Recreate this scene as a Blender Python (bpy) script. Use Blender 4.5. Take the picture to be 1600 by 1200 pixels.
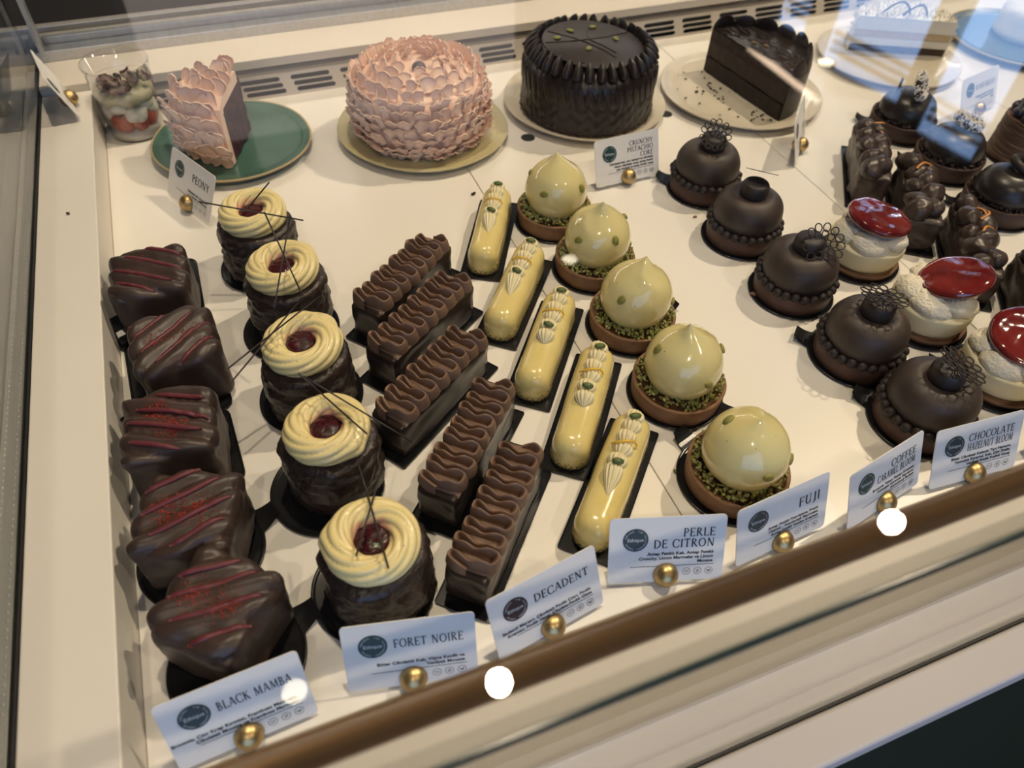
import bpy, bmesh, math, random
import numpy as np
from mathutils import Vector, Matrix, Euler, noise
for _o in list(bpy.data.objects):
    bpy.data.objects.remove(_o)
S = bpy.context.scene
C = S.collection
PI = math.pi
random.seed(7)

# ------------------------------------------------------------------ camera, sky, lamps, exposure
cam_d = bpy.data.cameras.new('camera')
cam_d.sensor_width = 36.0
cam_d.lens = 26.38
cam_d.clip_start = 0.01
cam_d.dof.use_dof = True
cam_d.dof.focus_distance = 0.66
cam_d.dof.aperture_fstop = 5.8
cam = bpy.data.objects.new('camera', cam_d)
C.objects.link(cam)
_r = Vector((0.93121362, -0.36317519, 0.03074052))
_u = -Vector((-0.25289906, -0.70457741, -0.66303299))
_f = Vector((0.26245621, 0.6096511, -0.74795874))
cam.matrix_world = Matrix(((_r.x, _u.x, -_f.x, 0), (_r.y, _u.y, -_f.y, 0), (_r.z, _u.z, -_f.z, 0.51), (0, 0, 0, 1)))
S.camera = cam

sun_d = bpy.data.lights.new('sun', 'SUN'); sun_d.energy = 3.0; sun_d.angle = 0.01; sun_d.color = (1.0, 0.93, 0.82)
sun = bpy.data.objects.new('sun', sun_d); C.objects.link(sun)
sun.rotation_euler = Vector((0, 0.45, -0.89)).to_track_quat('-Z', 'Y').to_euler()
W = bpy.data.worlds.new('sky')
S.world = W
W.use_nodes = True
bg = W.node_tree.nodes['Background']
bg.inputs['Color'].default_value = (0.35, 0.56, 1.0, 1)
bg.inputs['Strength'].default_value = 2.9

S.view_settings.view_transform = 'Standard'
S.view_settings.look = 'None'
S.view_settings.exposure = -0.25
S.view_settings.gamma = 1.0
S.view_settings.use_curve_mapping = False
S.cycles.use_denoising = True
S.cycles.max_bounces = 10
S.cycles.transparent_max_bounces = 16
S.cycles.sample_clamp_indirect = 6.0
S.cycles.caustics_reflective = False
S.cycles.caustics_refractive = False

def spot(name, loc, target, power, color, radius=0.05, size=110):
    d = bpy.data.lights.new(name, 'SPOT')
    d.energy = power; d.color = color; d.shadow_soft_size = radius
    d.spot_size = math.radians(size); d.spot_blend = 0.6
    o = bpy.data.objects.new(name, d); C.objects.link(o)
    o.location = loc
    o.rotation_euler = (Vector(target) - Vector(loc)).to_track_quat('-Z', 'Y').to_euler()
    return o
WARM = (1.0, 0.80, 0.58)
LAMPS = [(-0.287, 1.102, 2.6, 0), (0.38, 0.874, 2.6, 150), (2.12, 0.914, 2.6, 270), (1.573, 2.924, 2.6, 0), (-0.5, -1.3, 2.6, 80), (1.5, -1.3, 2.6, 80)]  # last two: unseen warm fill lamps, added to light the fronts
for _i, (_x, _y, _z, _p) in enumerate(LAMPS):   # the dim ones light with their lens alone
    if _p: spot('ceiling_spot', (_x, _y, _z - 0.03), (0.35, 0.55, 0), _p, WARM, 0.045)
def area(name, loc, rot, sx, sy, power, color):
    d = bpy.data.lights.new(name, 'AREA'); d.shape = 'RECTANGLE'; d.size = sx; d.size_y = sy
    d.energy = power; d.color = color
    o = bpy.data.objects.new(name, d); C.objects.link(o); o.location = loc; o.rotation_euler = rot
    return o
area('case_led_light', (0.70, 1.075, 0.212), (math.radians(-38), 0, 0), 1.75, 0.02, 2.4, (1.0, 0.88, 0.72))

# ------------------------------------------------------------------ helpers: meshes
def mesh(name, V, F, mat, smooth=True):
    me = bpy.data.meshes.new(name)
    V = np.asarray(V, dtype=float)
    me.from_pydata(V.tolist(), [], [tuple(int(i) for i in f) for f in F])
    if mat is not None:
        me.materials.append(mat)
    if smooth:
        me.polygons.foreach_set('use_smooth', [True] * len(me.polygons))
    me.update()
    return me
def ob(name, me, parent=None, loc=(0, 0, 0), rot=(0, 0, 0), scale=None):
    o = bpy.data.objects.new(name, me)
    C.objects.link(o)
    o.location = loc; o.rotation_euler = rot
    if scale is not None: o.scale = scale
    if parent is not None: o.parent = parent
    return o
def tag(o, label, cat, group=None):
    o['label'] = label; o['category'] = cat
    if group: o['group'] = group
    return o
def thing(name, label, cat, loc=(0, 0, 0), rz=0.0, group=None):
    o = bpy.data.objects.new(name, None)
    C.objects.link(o); o.empty_display_size = 0.01
    o.location = loc; o.rotation_euler = (0, 0, rz)
    return tag(o, label, cat, group)
def struct(name, me, loc=(0, 0, 0), rot=(0, 0, 0)):
    o = ob(name, me, None, loc, rot); o['kind'] = 'structure'
    return o
def join(parts):
    V = []; F = []; n = 0
    for v, f in parts:
        V.append(np.asarray(v, float)); F += [tuple(i + n for i in q) for q in f]; n += len(v)
    return np.concatenate(V), F
def grid(P, cu=False, cv=False):
    nu, nv = P.shape[:2]
    V = P.reshape(-1, 3); F = []
    for i in range(nu if cu else nu - 1):
        for j in range(nv if cv else nv - 1):
            a = i * nv + j; b = ((i + 1) % nu) * nv + j
            c = ((i + 1) % nu) * nv + (j + 1) % nv; d = i * nv + (j + 1) % nv
            F.append((a, b, c, d))
    return V, F
def spl(pts, k=6):
    P = np.asarray(pts, float); out = []
    Q = np.vstack([2 * P[0] - P[1], P, 2 * P[-1] - P[-2]])
    for i in range(len(P) - 1):
        p0, p1, p2, p3 = Q[i:i + 4]
        for t in np.linspace(0, 1, k, endpoint=False):
            out.append(0.5 * (2 * p1 + (p2 - p0) * t + (2 * p0 - 5 * p1 + 4 * p2 - p3) * t * t + (3 * p1 - p0 - 3 * p2 + p3) * t ** 3))
    out.append(P[-1])
    return np.array(out)
def lathe(prof, n=48, fr=None):
    pr = np.asarray(prof, float); th = np.linspace(0, 2 * PI, n, endpoint=False)
    R = np.maximum(pr[:, 0], 1e-5)
    P = np.zeros((n, len(pr), 3))
    P[..., 0] = np.cos(th)[:, None] * R; P[..., 1] = np.sin(th)[:, None] * R; P[..., 2] = pr[:, 1][None, :]
    if fr is not None: P = fr(P, th)
    return grid(P, cu=True)
def box(x0, x1, y0, y1, z0, z1):
    V = [(x, y, z) for z in (z0, z1) for y in (y0, y1) for x in (x0, x1)]
    return np.array(V, float), [(0, 2, 3, 1), (4, 5, 7, 6), (0, 1, 5, 4), (2, 6, 7, 3), (0, 4, 6, 2), (1, 3, 7, 5)]
def bbox_mesh(name, dims, mat, bev=0.0, seg=2):
    bm = bmesh.new(); v, f = box(*dims)
    vs = [bm.verts.new(p) for p in v]
    for q in f: bm.faces.new([vs[i] for i in q])
    bmesh.ops.recalc_face_normals(bm, faces=bm.faces)
    if bev: bmesh.ops.bevel(bm, geom=list(bm.edges), offset=bev, segments=seg, affect='EDGES', profile=0.5)
    me = bpy.data.meshes.new(name); bm.to_mesh(me); bm.free()
    me.materials.append(mat)
    return me
def tube(pts, r, n=6, closed=False, flat=1.0):
    P = np.asarray(pts, float); m = len(P)
    rr = np.full(m, r) if np.isscalar(r) else np.asarray(r)
    T = np.gradient(P, axis=0) if not closed else (np.roll(P, -1, 0) - np.roll(P, 1, 0))
    T /= np.linalg.norm(T, axis=1)[:, None] + 1e-12
    up = np.array([0.0, 0, 1]) if abs(T[0][2]) < 0.9 else np.array([1.0, 0, 0])
    nrm = up - T[0] * (up @ T[0]); nrm /= np.linalg.norm(nrm)
    G = np.zeros((m, n, 3)); a = np.linspace(0, 2 * PI, n, endpoint=False)
    for i in range(m):
        nrm = nrm - T[i] * (nrm @ T[i]); nrm /= np.linalg.norm(nrm) + 1e-12
        b = np.cross(T[i], nrm)
        G[i] = P[i] + rr[i] * (np.cos(a)[:, None] * b + flat * np.sin(a)[:, None] * nrm)
    V, F = grid(G, cu=closed, cv=True)
    if not closed:
        F = F + [tuple(range(n - 1, -1, -1)), tuple(range((m - 1) * n, m * n))]
    return V, F
def ell(rx, ry, rz, n=12, m=8, c=(0, 0, 0)):
    ph = np.linspace(-PI / 2, PI / 2, m)
    v, f = lathe(np.stack([np.cos(ph), np.sin(ph)], 1), n)
    return v * np.array([rx, ry, rz]) + np.array(c), f
def fb(V, s, amp, seed=0, st=(1, 1, 1)):
    o = Vector((seed * 3.1, seed * 1.7, seed * 5.3))
    return np.array([noise.noise(Vector((p[0] * s * st[0], p[1] * s * st[1], p[2] * s * st[2])) + o) for p in V]) * amp
def vnorm(V, F):
    V = np.asarray(V); N = np.zeros_like(V)
    for q in F:
        a, b, c = V[q[0]], V[q[1]], V[q[2]]
        n = np.cross(b - a, c - a)
        if len(q) > 3:
            n = n + np.cross(c - a, V[q[3]] - a)
        for i in q: N[i] += n
    return N / (np.linalg.norm(N, axis=1)[:, None] + 1e-15)
def rot3(ax, ang):
    return np.array(Matrix.Rotation(ang, 3, ax))
def rbox(hx, hy, hz, r, n=16):
    """rounded box centred at the origin"""
    t = np.linspace(-1, 1, n); parts = []
    for ax in range(3):
        for sg in (-1, 1):
            U, Vv = np.meshgrid(t, t, indexing='ij'); P = np.zeros((n, n, 3))
            P[..., ax] = sg
            o = [(1, 2), (2, 0), (0, 1)][ax]
            P[..., o[0]] = U if sg > 0 else -U
            P[..., o[1]] = Vv
            parts.append(grid(P))
    V, F = join(parts)
    H = np.array([hx, hy, hz]); V = np.sign(V) * np.abs(V) ** 0.8 * H
    Q = np.clip(V, -(H - r), H - r); D = V - Q
    L = np.linalg.norm(D, axis=1)[:, None]
    V = np.where(L > 1e-9, Q + D / np.maximum(L, 1e-9) * r, V)
    key = {}; idx = []
    NV = []
    for p in V:
        k = tuple(np.round(p, 6))
        if k not in key: key[k] = len(NV); NV.append(p)
        idx.append(key[k])
    F2 = []
    for q in F:
        g = []
        for i in q:
            if idx[i] not in g: g.append(idx[i])
        if len(g) > 2: F2.append(tuple(g))
    return np.array(NV), F2
def bits(pts, size, seed=1, fl=1.0):
    """many small irregular crumbs in one mesh"""
    rng = np.random.RandomState(seed); parts = []
    base = np.array([(1, 0, 0), (-1, 0, 0), (0, 1, 0), (0, -1, 0), (0, 0, 1), (0, 0, -1)], float)
    FF = [(0, 2, 4), (2, 1, 4), (1, 3, 4), (3, 0, 4), (2, 0, 5), (1, 2, 5), (3, 1, 5), (0, 3, 5)]
    for p in pts:
        s = size * rng.uniform(0.6, 1.3)
        M = np.array(Euler(rng.uniform(0, 6.28, 3)).to_matrix())
        v = base * rng.uniform(0.5, 1.2, (6, 1)) * s * np.array([1.3, 0.9, 0.7])
        v = v @ M.T; v[:, 2] *= fl
        parts.append((v + np.asarray(p), FF))
    return join(parts)

# ------------------------------------------------------------------ helpers: materials
def pm(name, col, rough=0.5, var=None, vscale=40.0, bump=0.0, bscale=120.0, metal=0.0, coat=0.0, sss=0.0, spec=0.5,
       trans=0.0, ior=1.45, speck=None, speck_scale=500, speck_th=0.72, stretch=None, bdist=0.001, emit=0.0, crough=0.05):
    m = bpy.data.materials.new(name); m.use_nodes = True
    nt = m.node_tree; b = nt.nodes['Principled BSDF']
    b.inputs['Base Color'].default_value = (*col, 1)
    b.inputs['Roughness'].default_value = rough
    b.inputs['Metallic'].default_value = metal
    b.inputs['Coat Weight'].default_value = coat
    b.inputs['Coat Roughness'].default_value = crough
    b.inputs['Specular IOR Level'].default_value = spec
    b.inputs['IOR'].default_value = ior
    b.inputs['Transmission Weight'].default_value = trans
    if sss:
        b.inputs['Subsurface Weight'].default_value = sss
        b.inputs['Subsurface Radius'].default_value = (0.6, 0.4, 0.2)
        b.inputs['Subsurface Scale'].default_value = 0.004
    if emit:
        b.inputs['Emission Color'].default_value = (*col, 1); b.inputs['Emission Strength'].default_value = emit
    tc = nt.nodes.new('ShaderNodeTexCoord'); vec = tc.outputs['Object']
    if stretch:
        mp = nt.nodes.new('ShaderNodeMapping'); mp.inputs['Scale'].default_value = stretch
        nt.links.new(vec, mp.inputs['Vector']); vec = mp.outputs['Vector']
    out = None
    def noi(s, det=3.0):
        n = nt.nodes.new('ShaderNodeTexNoise'); n.inputs['Scale'].default_value = s; n.inputs['Detail'].default_value = det
        nt.links.new(vec, n.inputs['Vector']); return n.outputs['Fac']
    def mixc(fac, c1, c2):
        x = nt.nodes.new('ShaderNodeMix'); x.data_type = 'RGBA'
        nt.links.new(fac, x.inputs['Factor'])
        for nm, cc in (('A', c1), ('B', c2)):
            i = [q for q in x.inputs if q.name == nm and q.type == 'RGBA'][0]
            if isinstance(cc, tuple): i.default_value = (*cc, 1)
            else: nt.links.new(cc, i)
        return [q for q in x.outputs if q.type == 'RGBA'][0]
    def ramp(fac, a, bb):
        r = nt.nodes.new('ShaderNodeMapRange'); r.inputs['From Min'].default_value = a; r.inputs['From Max'].default_value = bb
        nt.links.new(fac, r.inputs['Value']); return r.outputs['Result']
    if var is not None:
        out = mixc(ramp(noi(vscale), 0.35, 0.65), col, var)
    if speck is not None:
        out = mixc(ramp(noi(speck_scale, 1.0), speck_th, speck_th + 0.03), out if out is not None else col, speck)
    if out is not None: nt.links.new(out, b.inputs['Base Color'])
    if bump:
        bp = nt.nodes.new('ShaderNodeBump'); bp.inputs['Strength'].default_value = bump; bp.inputs['Distance'].default_value = bdist
        nt.links.new(noi(bscale, 4.0), bp.inputs['Height']); nt.links.new(bp.outputs['Normal'], b.inputs['Normal'])
    m['_x'] = 1
    return m
def radial_stain(m, col, r0, r1):
    """a berry stain near the z axis of the thing (colour of the cream itself)"""
    nt = m.node_tree; b = nt.nodes['Principled BSDF']
    tc = nt.nodes.new('ShaderNodeTexCoord'); sx = nt.nodes.new('ShaderNodeVectorMath'); sx.operation = 'MULTIPLY'
    sx.inputs[1].default_value = (1, 1, 0); nt.links.new(tc.outputs['Object'], sx.inputs[0])
    ln = nt.nodes.new('ShaderNodeVectorMath'); ln.operation = 'LENGTH'; nt.links.new(sx.outputs[0], ln.inputs[0])
    no = nt.nodes.new('ShaderNodeTexNoise'); no.inputs['Scale'].default_value = 60; nt.links.new(tc.outputs['Object'], no.inputs['Vector'])
    ma = nt.nodes.new('ShaderNodeMath'); ma.operation = 'MULTIPLY_ADD'; ma.inputs[1].default_value = 0.008
    nt.links.new(no.outputs['Fac'], ma.inputs[0]); nt.links.new(ln.outputs['Value'], ma.inputs[2])
    mr = nt.nodes.new('ShaderNodeMapRange'); mr.inputs['From Min'].default_value = r0 + 0.004; mr.inputs['From Max'].default_value = r1 + 0.004
    mr.inputs['To Min'].default_value = 1; mr.inputs['To Max'].default_value = 0
    nt.links.new(ma.outputs[0], mr.inputs['Value'])
    x = nt.nodes.new('ShaderNodeMix'); x.data_type = 'RGBA'; nt.links.new(mr.outputs['Result'], x.inputs['Factor'])
    A = [q for q in x.inputs if q.name == 'A' and q.type == 'RGBA'][0]; B = [q for q in x.inputs if q.name == 'B' and q.type == 'RGBA'][0]
    l = b.inputs['Base Color'].links
    if l: nt.links.new(l[0].from_socket, A)
    else: A.default_value = b.inputs['Base Color'].default_value
    B.default_value = (*col, 1)
    nt.links.new([q for q in x.outputs if q.type == 'RGBA'][0], b.inputs['Base Color'])
    return m
def glass(name, tint=(1, 1, 1), f0=0.04, rough=0.0):
    m = bpy.data.materials.new(name); m.use_nodes = True; nt = m.node_tree
    for n in list(nt.nodes): nt.nodes.remove(n)
    o = nt.nodes.new('ShaderNodeOutputMaterial'); tr = nt.nodes.new('ShaderNodeBsdfTransparent'); gl = nt.nodes.new('ShaderNodeBsdfGlossy')
    tr.inputs['Color'].default_value = (*tint, 1); gl.inputs['Roughness'].default_value = rough
    ge = nt.nodes.new('ShaderNodeNewGeometry'); d = nt.nodes.new('ShaderNodeVectorMath'); d.operation = 'DOT_PRODUCT'
    nt.links.new(ge.outputs['Normal'], d.inputs[0]); nt.links.new(ge.outputs['Incoming'], d.inputs[1])
    def ma(op, a, bv=None):
        k = nt.nodes.new('ShaderNodeMath'); k.operation = op
        if hasattr(a, 'links'): nt.links.new(a, k.inputs[0])
        else: k.inputs[0].default_value = a
        if bv is not None:
            if hasattr(bv, 'links'): nt.links.new(bv, k.inputs[1])
            else: k.inputs[1].default_value = bv
        return k.outputs[0]
    c = ma('ABSOLUTE', d.outputs['Value']); k = ma('POWER', ma('SUBTRACT', 1.0, c), 5.0)
    fr = ma('ADD', ma('MULTIPLY', k, 1 - f0), f0)
    mx = nt.nodes.new('ShaderNodeMixShader')
    nt.links.new(fr, mx.inputs[0]); nt.links.new(tr.outputs[0], mx.inputs[1]); nt.links.new(gl.outputs[0], mx.inputs[2])
    nt.links.new(mx.outputs[0], o.inputs[0])
    return m
M = {}
M['deck'] = pm('deck_enamel', (0.80, 0.765, 0.71), 0.32, var=(0.76, 0.725, 0.67), vscale=3, bump=0.02, bscale=30)
M['ledge'] = pm('ledge_laminate', (0.74, 0.70, 0.64), 0.45, var=(0.70, 0.66, 0.60), vscale=4)
M['cream_metal'] = pm('cream_metal', (0.66, 0.60, 0.52), 0.4, var=(0.62, 0.56, 0.48), vscale=5)
M['grey_metal'] = pm('grey_metal', (0.33, 0.33, 0.32), 0.35, metal=0.3)
M['alu'] = pm('aluminium', (0.60, 0.59, 0.56), 0.38, metal=0.6, var=(0.53, 0.52, 0.49), vscale=200, stretch=(1, 0.02, 1))
M['dark'] = pm('dark_void', (0.012, 0.011, 0.011), 0.6)
M['slot'] = pm('vent_duct', (0.016, 0.018, 0.018), 0.7)
M['gasket'] = pm('black_gasket', (0.012, 0.012, 0.012), 0.5)
M['trough'] = pm('trough_beige', (0.50, 0.45, 0.38), 0.45)
M['white_trim'] = pm('white_trim', (0.56, 0.53, 0.51), 0.4)
M['green_panel'] = pm('dark_green_panel', (0.006, 0.018, 0.012), 0.6, bump=0.05, bscale=60, spec=0.15)
M['brass'] = pm('brass_tube', (0.34, 0.215, 0.115), 0.3, metal=0.8, var=(0.25, 0.15, 0.08), vscale=60, stretch=(0.05, 1, 1))
M['glass'] = glass('case_glass', (0.985, 0.995, 0.99))
M['glass_edge'] = pm('green_glass_edge', (0.012, 0.035, 0.030), 0.15)
M['cup'] = glass('clear_plastic', (0.97, 0.97, 0.97), 0.05, 0.02)
M['board'] = pm('black_board', (0.010, 0.010, 0.011), 0.22, bump=0.03, bscale=200)
M['choc'] = pm('dark_chocolate', (0.021, 0.0125, 0.0105), 0.34, var=(0.030, 0.018, 0.014), vscale=60, bump=0.25, bscale=180)
M['choc_wet'] = pm('glossy_chocolate_flakes', (0.024, 0.0155, 0.0125), 0.30, var=(0.038, 0.024, 0.019), vscale=120, bump=0.6, bscale=260, bdist=0.002)
M['mamba'] = pm('mamba_coating', (0.036, 0.0225, 0.0185), 0.4, var=(0.050, 0.031, 0.025), vscale=40, bump=0.15, bscale=220)
M['velvet'] = pm('velvet_chocolate', (0.027, 0.0185, 0.0155), 0.5, var=(0.060, 0.040, 0.029), vscale=35, bump=0.25, bscale=900, bdist=0.0004)
M['choc_knob'] = pm('chocolate_knob', (0.020, 0.0135, 0.012), 0.5)
M['bead'] = pm('chocolate_bead', (0.020, 0.013, 0.011), 0.55)
M['frost'] = pm('chocolate_frosting', (0.205, 0.122, 0.080), 0.5, var=(0.170, 0.100, 0.065), vscale=30, bump=0.08, bscale=600, sss=0.05)
M['bar'] = pm('chocolate_bar_glaze', (0.020, 0.013, 0.010), 0.28, var=(0.030, 0.019, 0.014), vscale=50, bump=0.2, bscale=150)
M['cream'] = radial_stain(pm('vanilla_cream', (0.74, 0.62, 0.30), 0.33, speck=(0.10, 0.06, 0.02), speck_scale=520, speck_th=0.74, sss=0.15, coat=0.25), (0.50, 0.10, 0.13), 0.0090, 0.0140)
M['cherry'] = pm('cherry_confit', (0.030, 0.004, 0.007), 0.10, var=(0.060, 0.006, 0.010), vscale=160, bump=0.5, bscale=300, bdist=0.002, coat=0.4)
M['stick'] = pm('chocolate_stick', (0.022, 0.014, 0.012), 0.45)
M['fuji'] = pm('white_chocolate_glaze', (0.69, 0.60, 0.285), 0.13, speck=(0.25, 0.18, 0.07), speck_scale=330, speck_th=0.76, coat=0.6, sss=0.2, bump=0.14, bscale=75, bdist=0.002)
M['yellow'] = pm('lemon_glaze', (0.72, 0.60, 0.25), 0.22, var=(0.68, 0.55, 0.21), vscale=50, coat=0.35, sss=0.2, bump=0.05, bscale=200)
M['ivory'] = pm('ivory_dollop', (0.70, 0.62, 0.38), 0.42, sss=0.15)
M['tart'] = pm('tart_crust', (0.235, 0.125, 0.060), 0.6, var=(0.18, 0.088, 0.042), vscale=70, bump=0.25, bscale=500)
M['choc_tart'] = pm('cocoa_tart_crust', (0.085, 0.038, 0.024), 0.55, var=(0.055, 0.025, 0.016), vscale=60, bump=0.25, bscale=500)
M['choc_tart2'] = pm('dark_cocoa_crust', (0.060, 0.029, 0.020), 0.55, var=(0.040, 0.020, 0.014), vscale=60, bump=0.25, bscale=500)
M['pist'] = pm('pistachio', (0.16, 0.20, 0.035), 0.4, var=(0.30, 0.24, 0.06), vscale=260, bump=0.3, bscale=500)
M['pist_dark'] = pm('pistachio_green', (0.060, 0.095, 0.020), 0.4, var=(0.10, 0.12, 0.03), vscale=300)
M['crumb_green'] = pm('chopped_pistachio', (0.21, 0.25, 0.06), 0.5, var=(0.36, 0.32, 0.12), vscale=150)
M['crumb_brown'] = pm('pistachio_crumble', (0.20, 0.16, 0.055), 0.6, var=(0.10, 0.07, 0.025), vscale=300)
M['peel'] = pm('candied_peel', (0.70, 0.43, 0.035), 0.3, coat=0.4, sss=0.2)
M['peel2'] = pm('candied_orange', (0.55, 0.22, 0.035), 0.4, bump=0.3, bscale=300)
M['pink_stripe'] = pm('raspberry_stripe', (0.115, 0.020, 0.026), 0.45)
M['red_dust'] = pm('raspberry_powder', (0.28, 0.022, 0.014), 0.7, var=(0.40, 0.05, 0.03), vscale=900)
M['biscuit'] = pm('biscuit', (0.22, 0.115, 0.06), 0.6, var=(0.16, 0.08, 0.04), vscale=60, bump=0.2, bscale=400)
M['white_mousse'] = pm('ivory_velvet', (0.74, 0.67, 0.45), 0.75, bump=0.3, bscale=900, bdist=0.0005)
M['coconut'] = pm('coconut_velvet', (0.80, 0.74, 0.60), 0.85, bump=0.9, bscale=420, bdist=0.002)
M['red_glaze'] = pm('red_glaze', (0.105, 0.007, 0.009), 0.09, var=(0.19, 0.020, 0.016), vscale=45, coat=1.0, bump=0.12, bscale=55, bdist=0.004)
M['nut_choc'] = pm('chocolate_nut', (0.034, 0.021, 0.017), 0.36, var=(0.058, 0.038, 0.030), vscale=70, bump=0.2, bscale=300)
M['nib'] = pm('cocoa_nibs', (0.030, 0.019, 0.016), 0.5, var=(0.055, 0.036, 0.030), vscale=300)
M['sprinkle'] = pm('white_sprinkles', (0.85, 0.80, 0.72), 0.5)
M['wrap'] = pm('milk_chocolate_threads', (0.13, 0.070, 0.040), 0.5, var=(0.085, 0.042, 0.024), vscale=160, stretch=(0.15, 0.15, 2.0), bump=0.7, bscale=200, bdist=0.002)
M['berry'] = pm('blueberry', (0.014, 0.014, 0.022), 0.3, var=(0.03, 0.03, 0.045), vscale=120, coat=0.4)
M['pink'] = pm('pink_frosting', (0.84, 0.62, 0.49), 0.42, var=(0.79, 0.55, 0.43), vscale=20, sss=0.15, coat=0.15)
M['pink2'] = pm('peach_pink_frosting', (0.78, 0.48, 0.34), 0.35, var=(0.80, 0.57, 0.46), vscale=25, sss=0.15, coat=0.3)
M['redvelvet'] = pm('red_velvet_sponge', (0.026, 0.004, 0.006), 0.9, var=(0.055, 0.008, 0.012), vscale=150, bump=1.0, bscale=350, bdist=0.003)
M['purple'] = pm('purple_berry', (0.07, 0.05, 0.075), 0.4)
M['cake_choc'] = pm('chocolate_ganache', (0.014, 0.0095, 0.0085), 0.36, var=(0.021, 0.014, 0.012), vscale=30, bump=0.2, bscale=120)
M['cake_cut'] = pm('cut_chocolate_sponge', (0.024, 0.014, 0.011), 0.7, var=(0.036, 0.021, 0.016), vscale=45, bump=0.5, bscale=260, bdist=0.002)
M['mousse_cut'] = pm('cut_chocolate_mousse', (0.040, 0.024, 0.019), 0.6, bump=0.2, bscale=200)
M['disc'] = pm('chocolate_disc', (0.019, 0.013, 0.0125), 0.48, var=(0.025, 0.017, 0.016), vscale=25)
M['plate_green'] = pm('green_glaze', (0.050, 0.112, 0.086), 0.22, var=(0.064, 0.135, 0.106), vscale=30, coat=0.3, bump=0.04, bscale=60)
M['plate_rim'] = pm('tan_plate_rim', (0.42, 0.33, 0.18), 0.4)
M['plate_yellow'] = pm('olive_cream_glaze', (0.50, 0.44, 0.235), 0.25, var=(0.47, 0.42, 0.24), vscale=15, coat=0.3)
M['plate_cream'] = pm('cream_stoneware', (0.62, 0.555, 0.44), 0.28, var=(0.56, 0.50, 0.40), vscale=25, coat=0.25, speck=(0.3, 0.25, 0.18), speck_scale=180, speck_th=0.76)
M['plate_blue'] = pm('dark_green_glaze', (0.045, 0.085, 0.080), 0.25, coat=0.3)
M['card'] = pm('white_card', (0.78, 0.755, 0.72), 0.4)
M['ink'] = pm('black_ink', (0.012, 0.012, 0.014), 0.6)
M['ink_green'] = pm('logo_green', (0.012, 0.050, 0.052), 0.5)
M['ink_brown'] = pm('logo_brown', (0.032, 0.014, 0.016), 0.5)
M['ink_grey'] = pm('logo_slate', (0.025, 0.045, 0.052), 0.5)
M['ink_white'] = pm('logo_white', (0.6, 0.62, 0.62), 0.5)
M['gold'] = pm('brushed_gold', (0.56, 0.40, 0.18), 0.38, metal=0.95, var=(0.46, 0.33, 0.16), vscale=40, bump=0.12, bscale=700)
M['strawberry'] = pm('strawberry', (0.36, 0.035, 0.02), 0.3, var=(0.50, 0.10, 0.06), vscale=60, coat=0.3)
M['white_cream'] = pm('white_cream', (0.76, 0.73, 0.62), 0.45, sss=0.1)
M['herb'] = pm('dried_herb', (0.085, 0.085, 0.035), 0.6, var=(0.10, 0.05, 0.07), vscale=120)
M['herb2'] = pm('purple_petal', (0.14, 0.055, 0.10), 0.6, var=(0.22, 0.16, 0.12), vscale=150)
M['sponge'] = pm('pale_sponge', (0.55, 0.42, 0.24), 0.75, bump=0.6, bscale=300)
M['brown_sponge'] = pm('brown_sponge', (0.06, 0.03, 0.018), 0.8, bump=0.7, bscale=300)

# ------------------------------------------------------------------ the room around the case (seen in the glass)
M['wall'] = pm('brown_panelling', (0.060, 0.042, 0.031), 0.6, var=(0.045, 0.032, 0.024), vscale=4, stretch=(6, 6, 0.4))
M['ceil'] = pm('dark_ceiling', (0.050, 0.042, 0.036), 0.8, bump=0.1, bscale=20)
M['floor'] = pm('grey_floor', (0.16, 0.14, 0.12), 0.5, var=(0.13, 0.115, 0.10), vscale=3)
M['white_wall'] = pm('white_plaster', (0.75, 0.74, 0.72), 0.7, bump=0.05, bscale=30)
M['frame'] = pm('window_frame', (0.12, 0.10, 0.085), 0.5)
FZ, CZ = -0.95, 2.62
def slab(z0, z1):
    P = [(-2.6, -2.6), (4.95, -2.6), (3.50, 4.8), (-2.6, 4.8)]
    return [(x, y, z) for z in (z0, z1) for x, y in P], [(3, 2, 1, 0), (4, 5, 6, 7)] + [(i, (i + 1) % 4, 4 + (i + 1) % 4, 4 + i) for i in range(4)]
struct('floor', mesh('floor', *slab(FZ - 0.05, FZ), M['floor'], False))
struct('ceiling', mesh('ceiling', *slab(CZ, CZ + 0.05), M['ceil'], False))
struct('wall_left', mesh('wall_left', *box(-2.65, -2.6, -2.6, 4.8, FZ, CZ), M['wall'], False))
struct('wall_back', mesh('wall_back', *join([box(-2.6, -0.37, 4.6, 4.7, FZ, CZ), box(1.93, 3.60, 4.6, 4.7, FZ, CZ)]), M['wall'], False))
struct('wall_rear', mesh('wall_rear', *box(-2.0, 3.4, 6.2, 6.3, FZ, 3.6), pm('beige_stucco', (0.62, 0.40, 0.24), 0.8, bump=0.1, bscale=15), False))
struct('trim_1', mesh('trim_1', *join([box(-0.41, -0.37, 4.58, 4.72, FZ, CZ), box(1.93, 1.97, 4.58, 4.72, FZ, CZ)]), M['frame'], False))
# shop front behind the camera: a low sill, posts and open panes, narrowed to cut blue daylight on the cards
struct('wall_front', mesh('wall_front', *join([box(-2.6, 4.95, -2.6, -2.5, FZ, -0.55), box(-2.6, 4.95, -2.6, -2.5, 2.2, CZ), box(-2.6, -2.2, -2.6, -2.5, FZ, CZ), box(0.75, 4.95, -2.6, -2.5, FZ, CZ)]), M['wall'], False))
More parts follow.
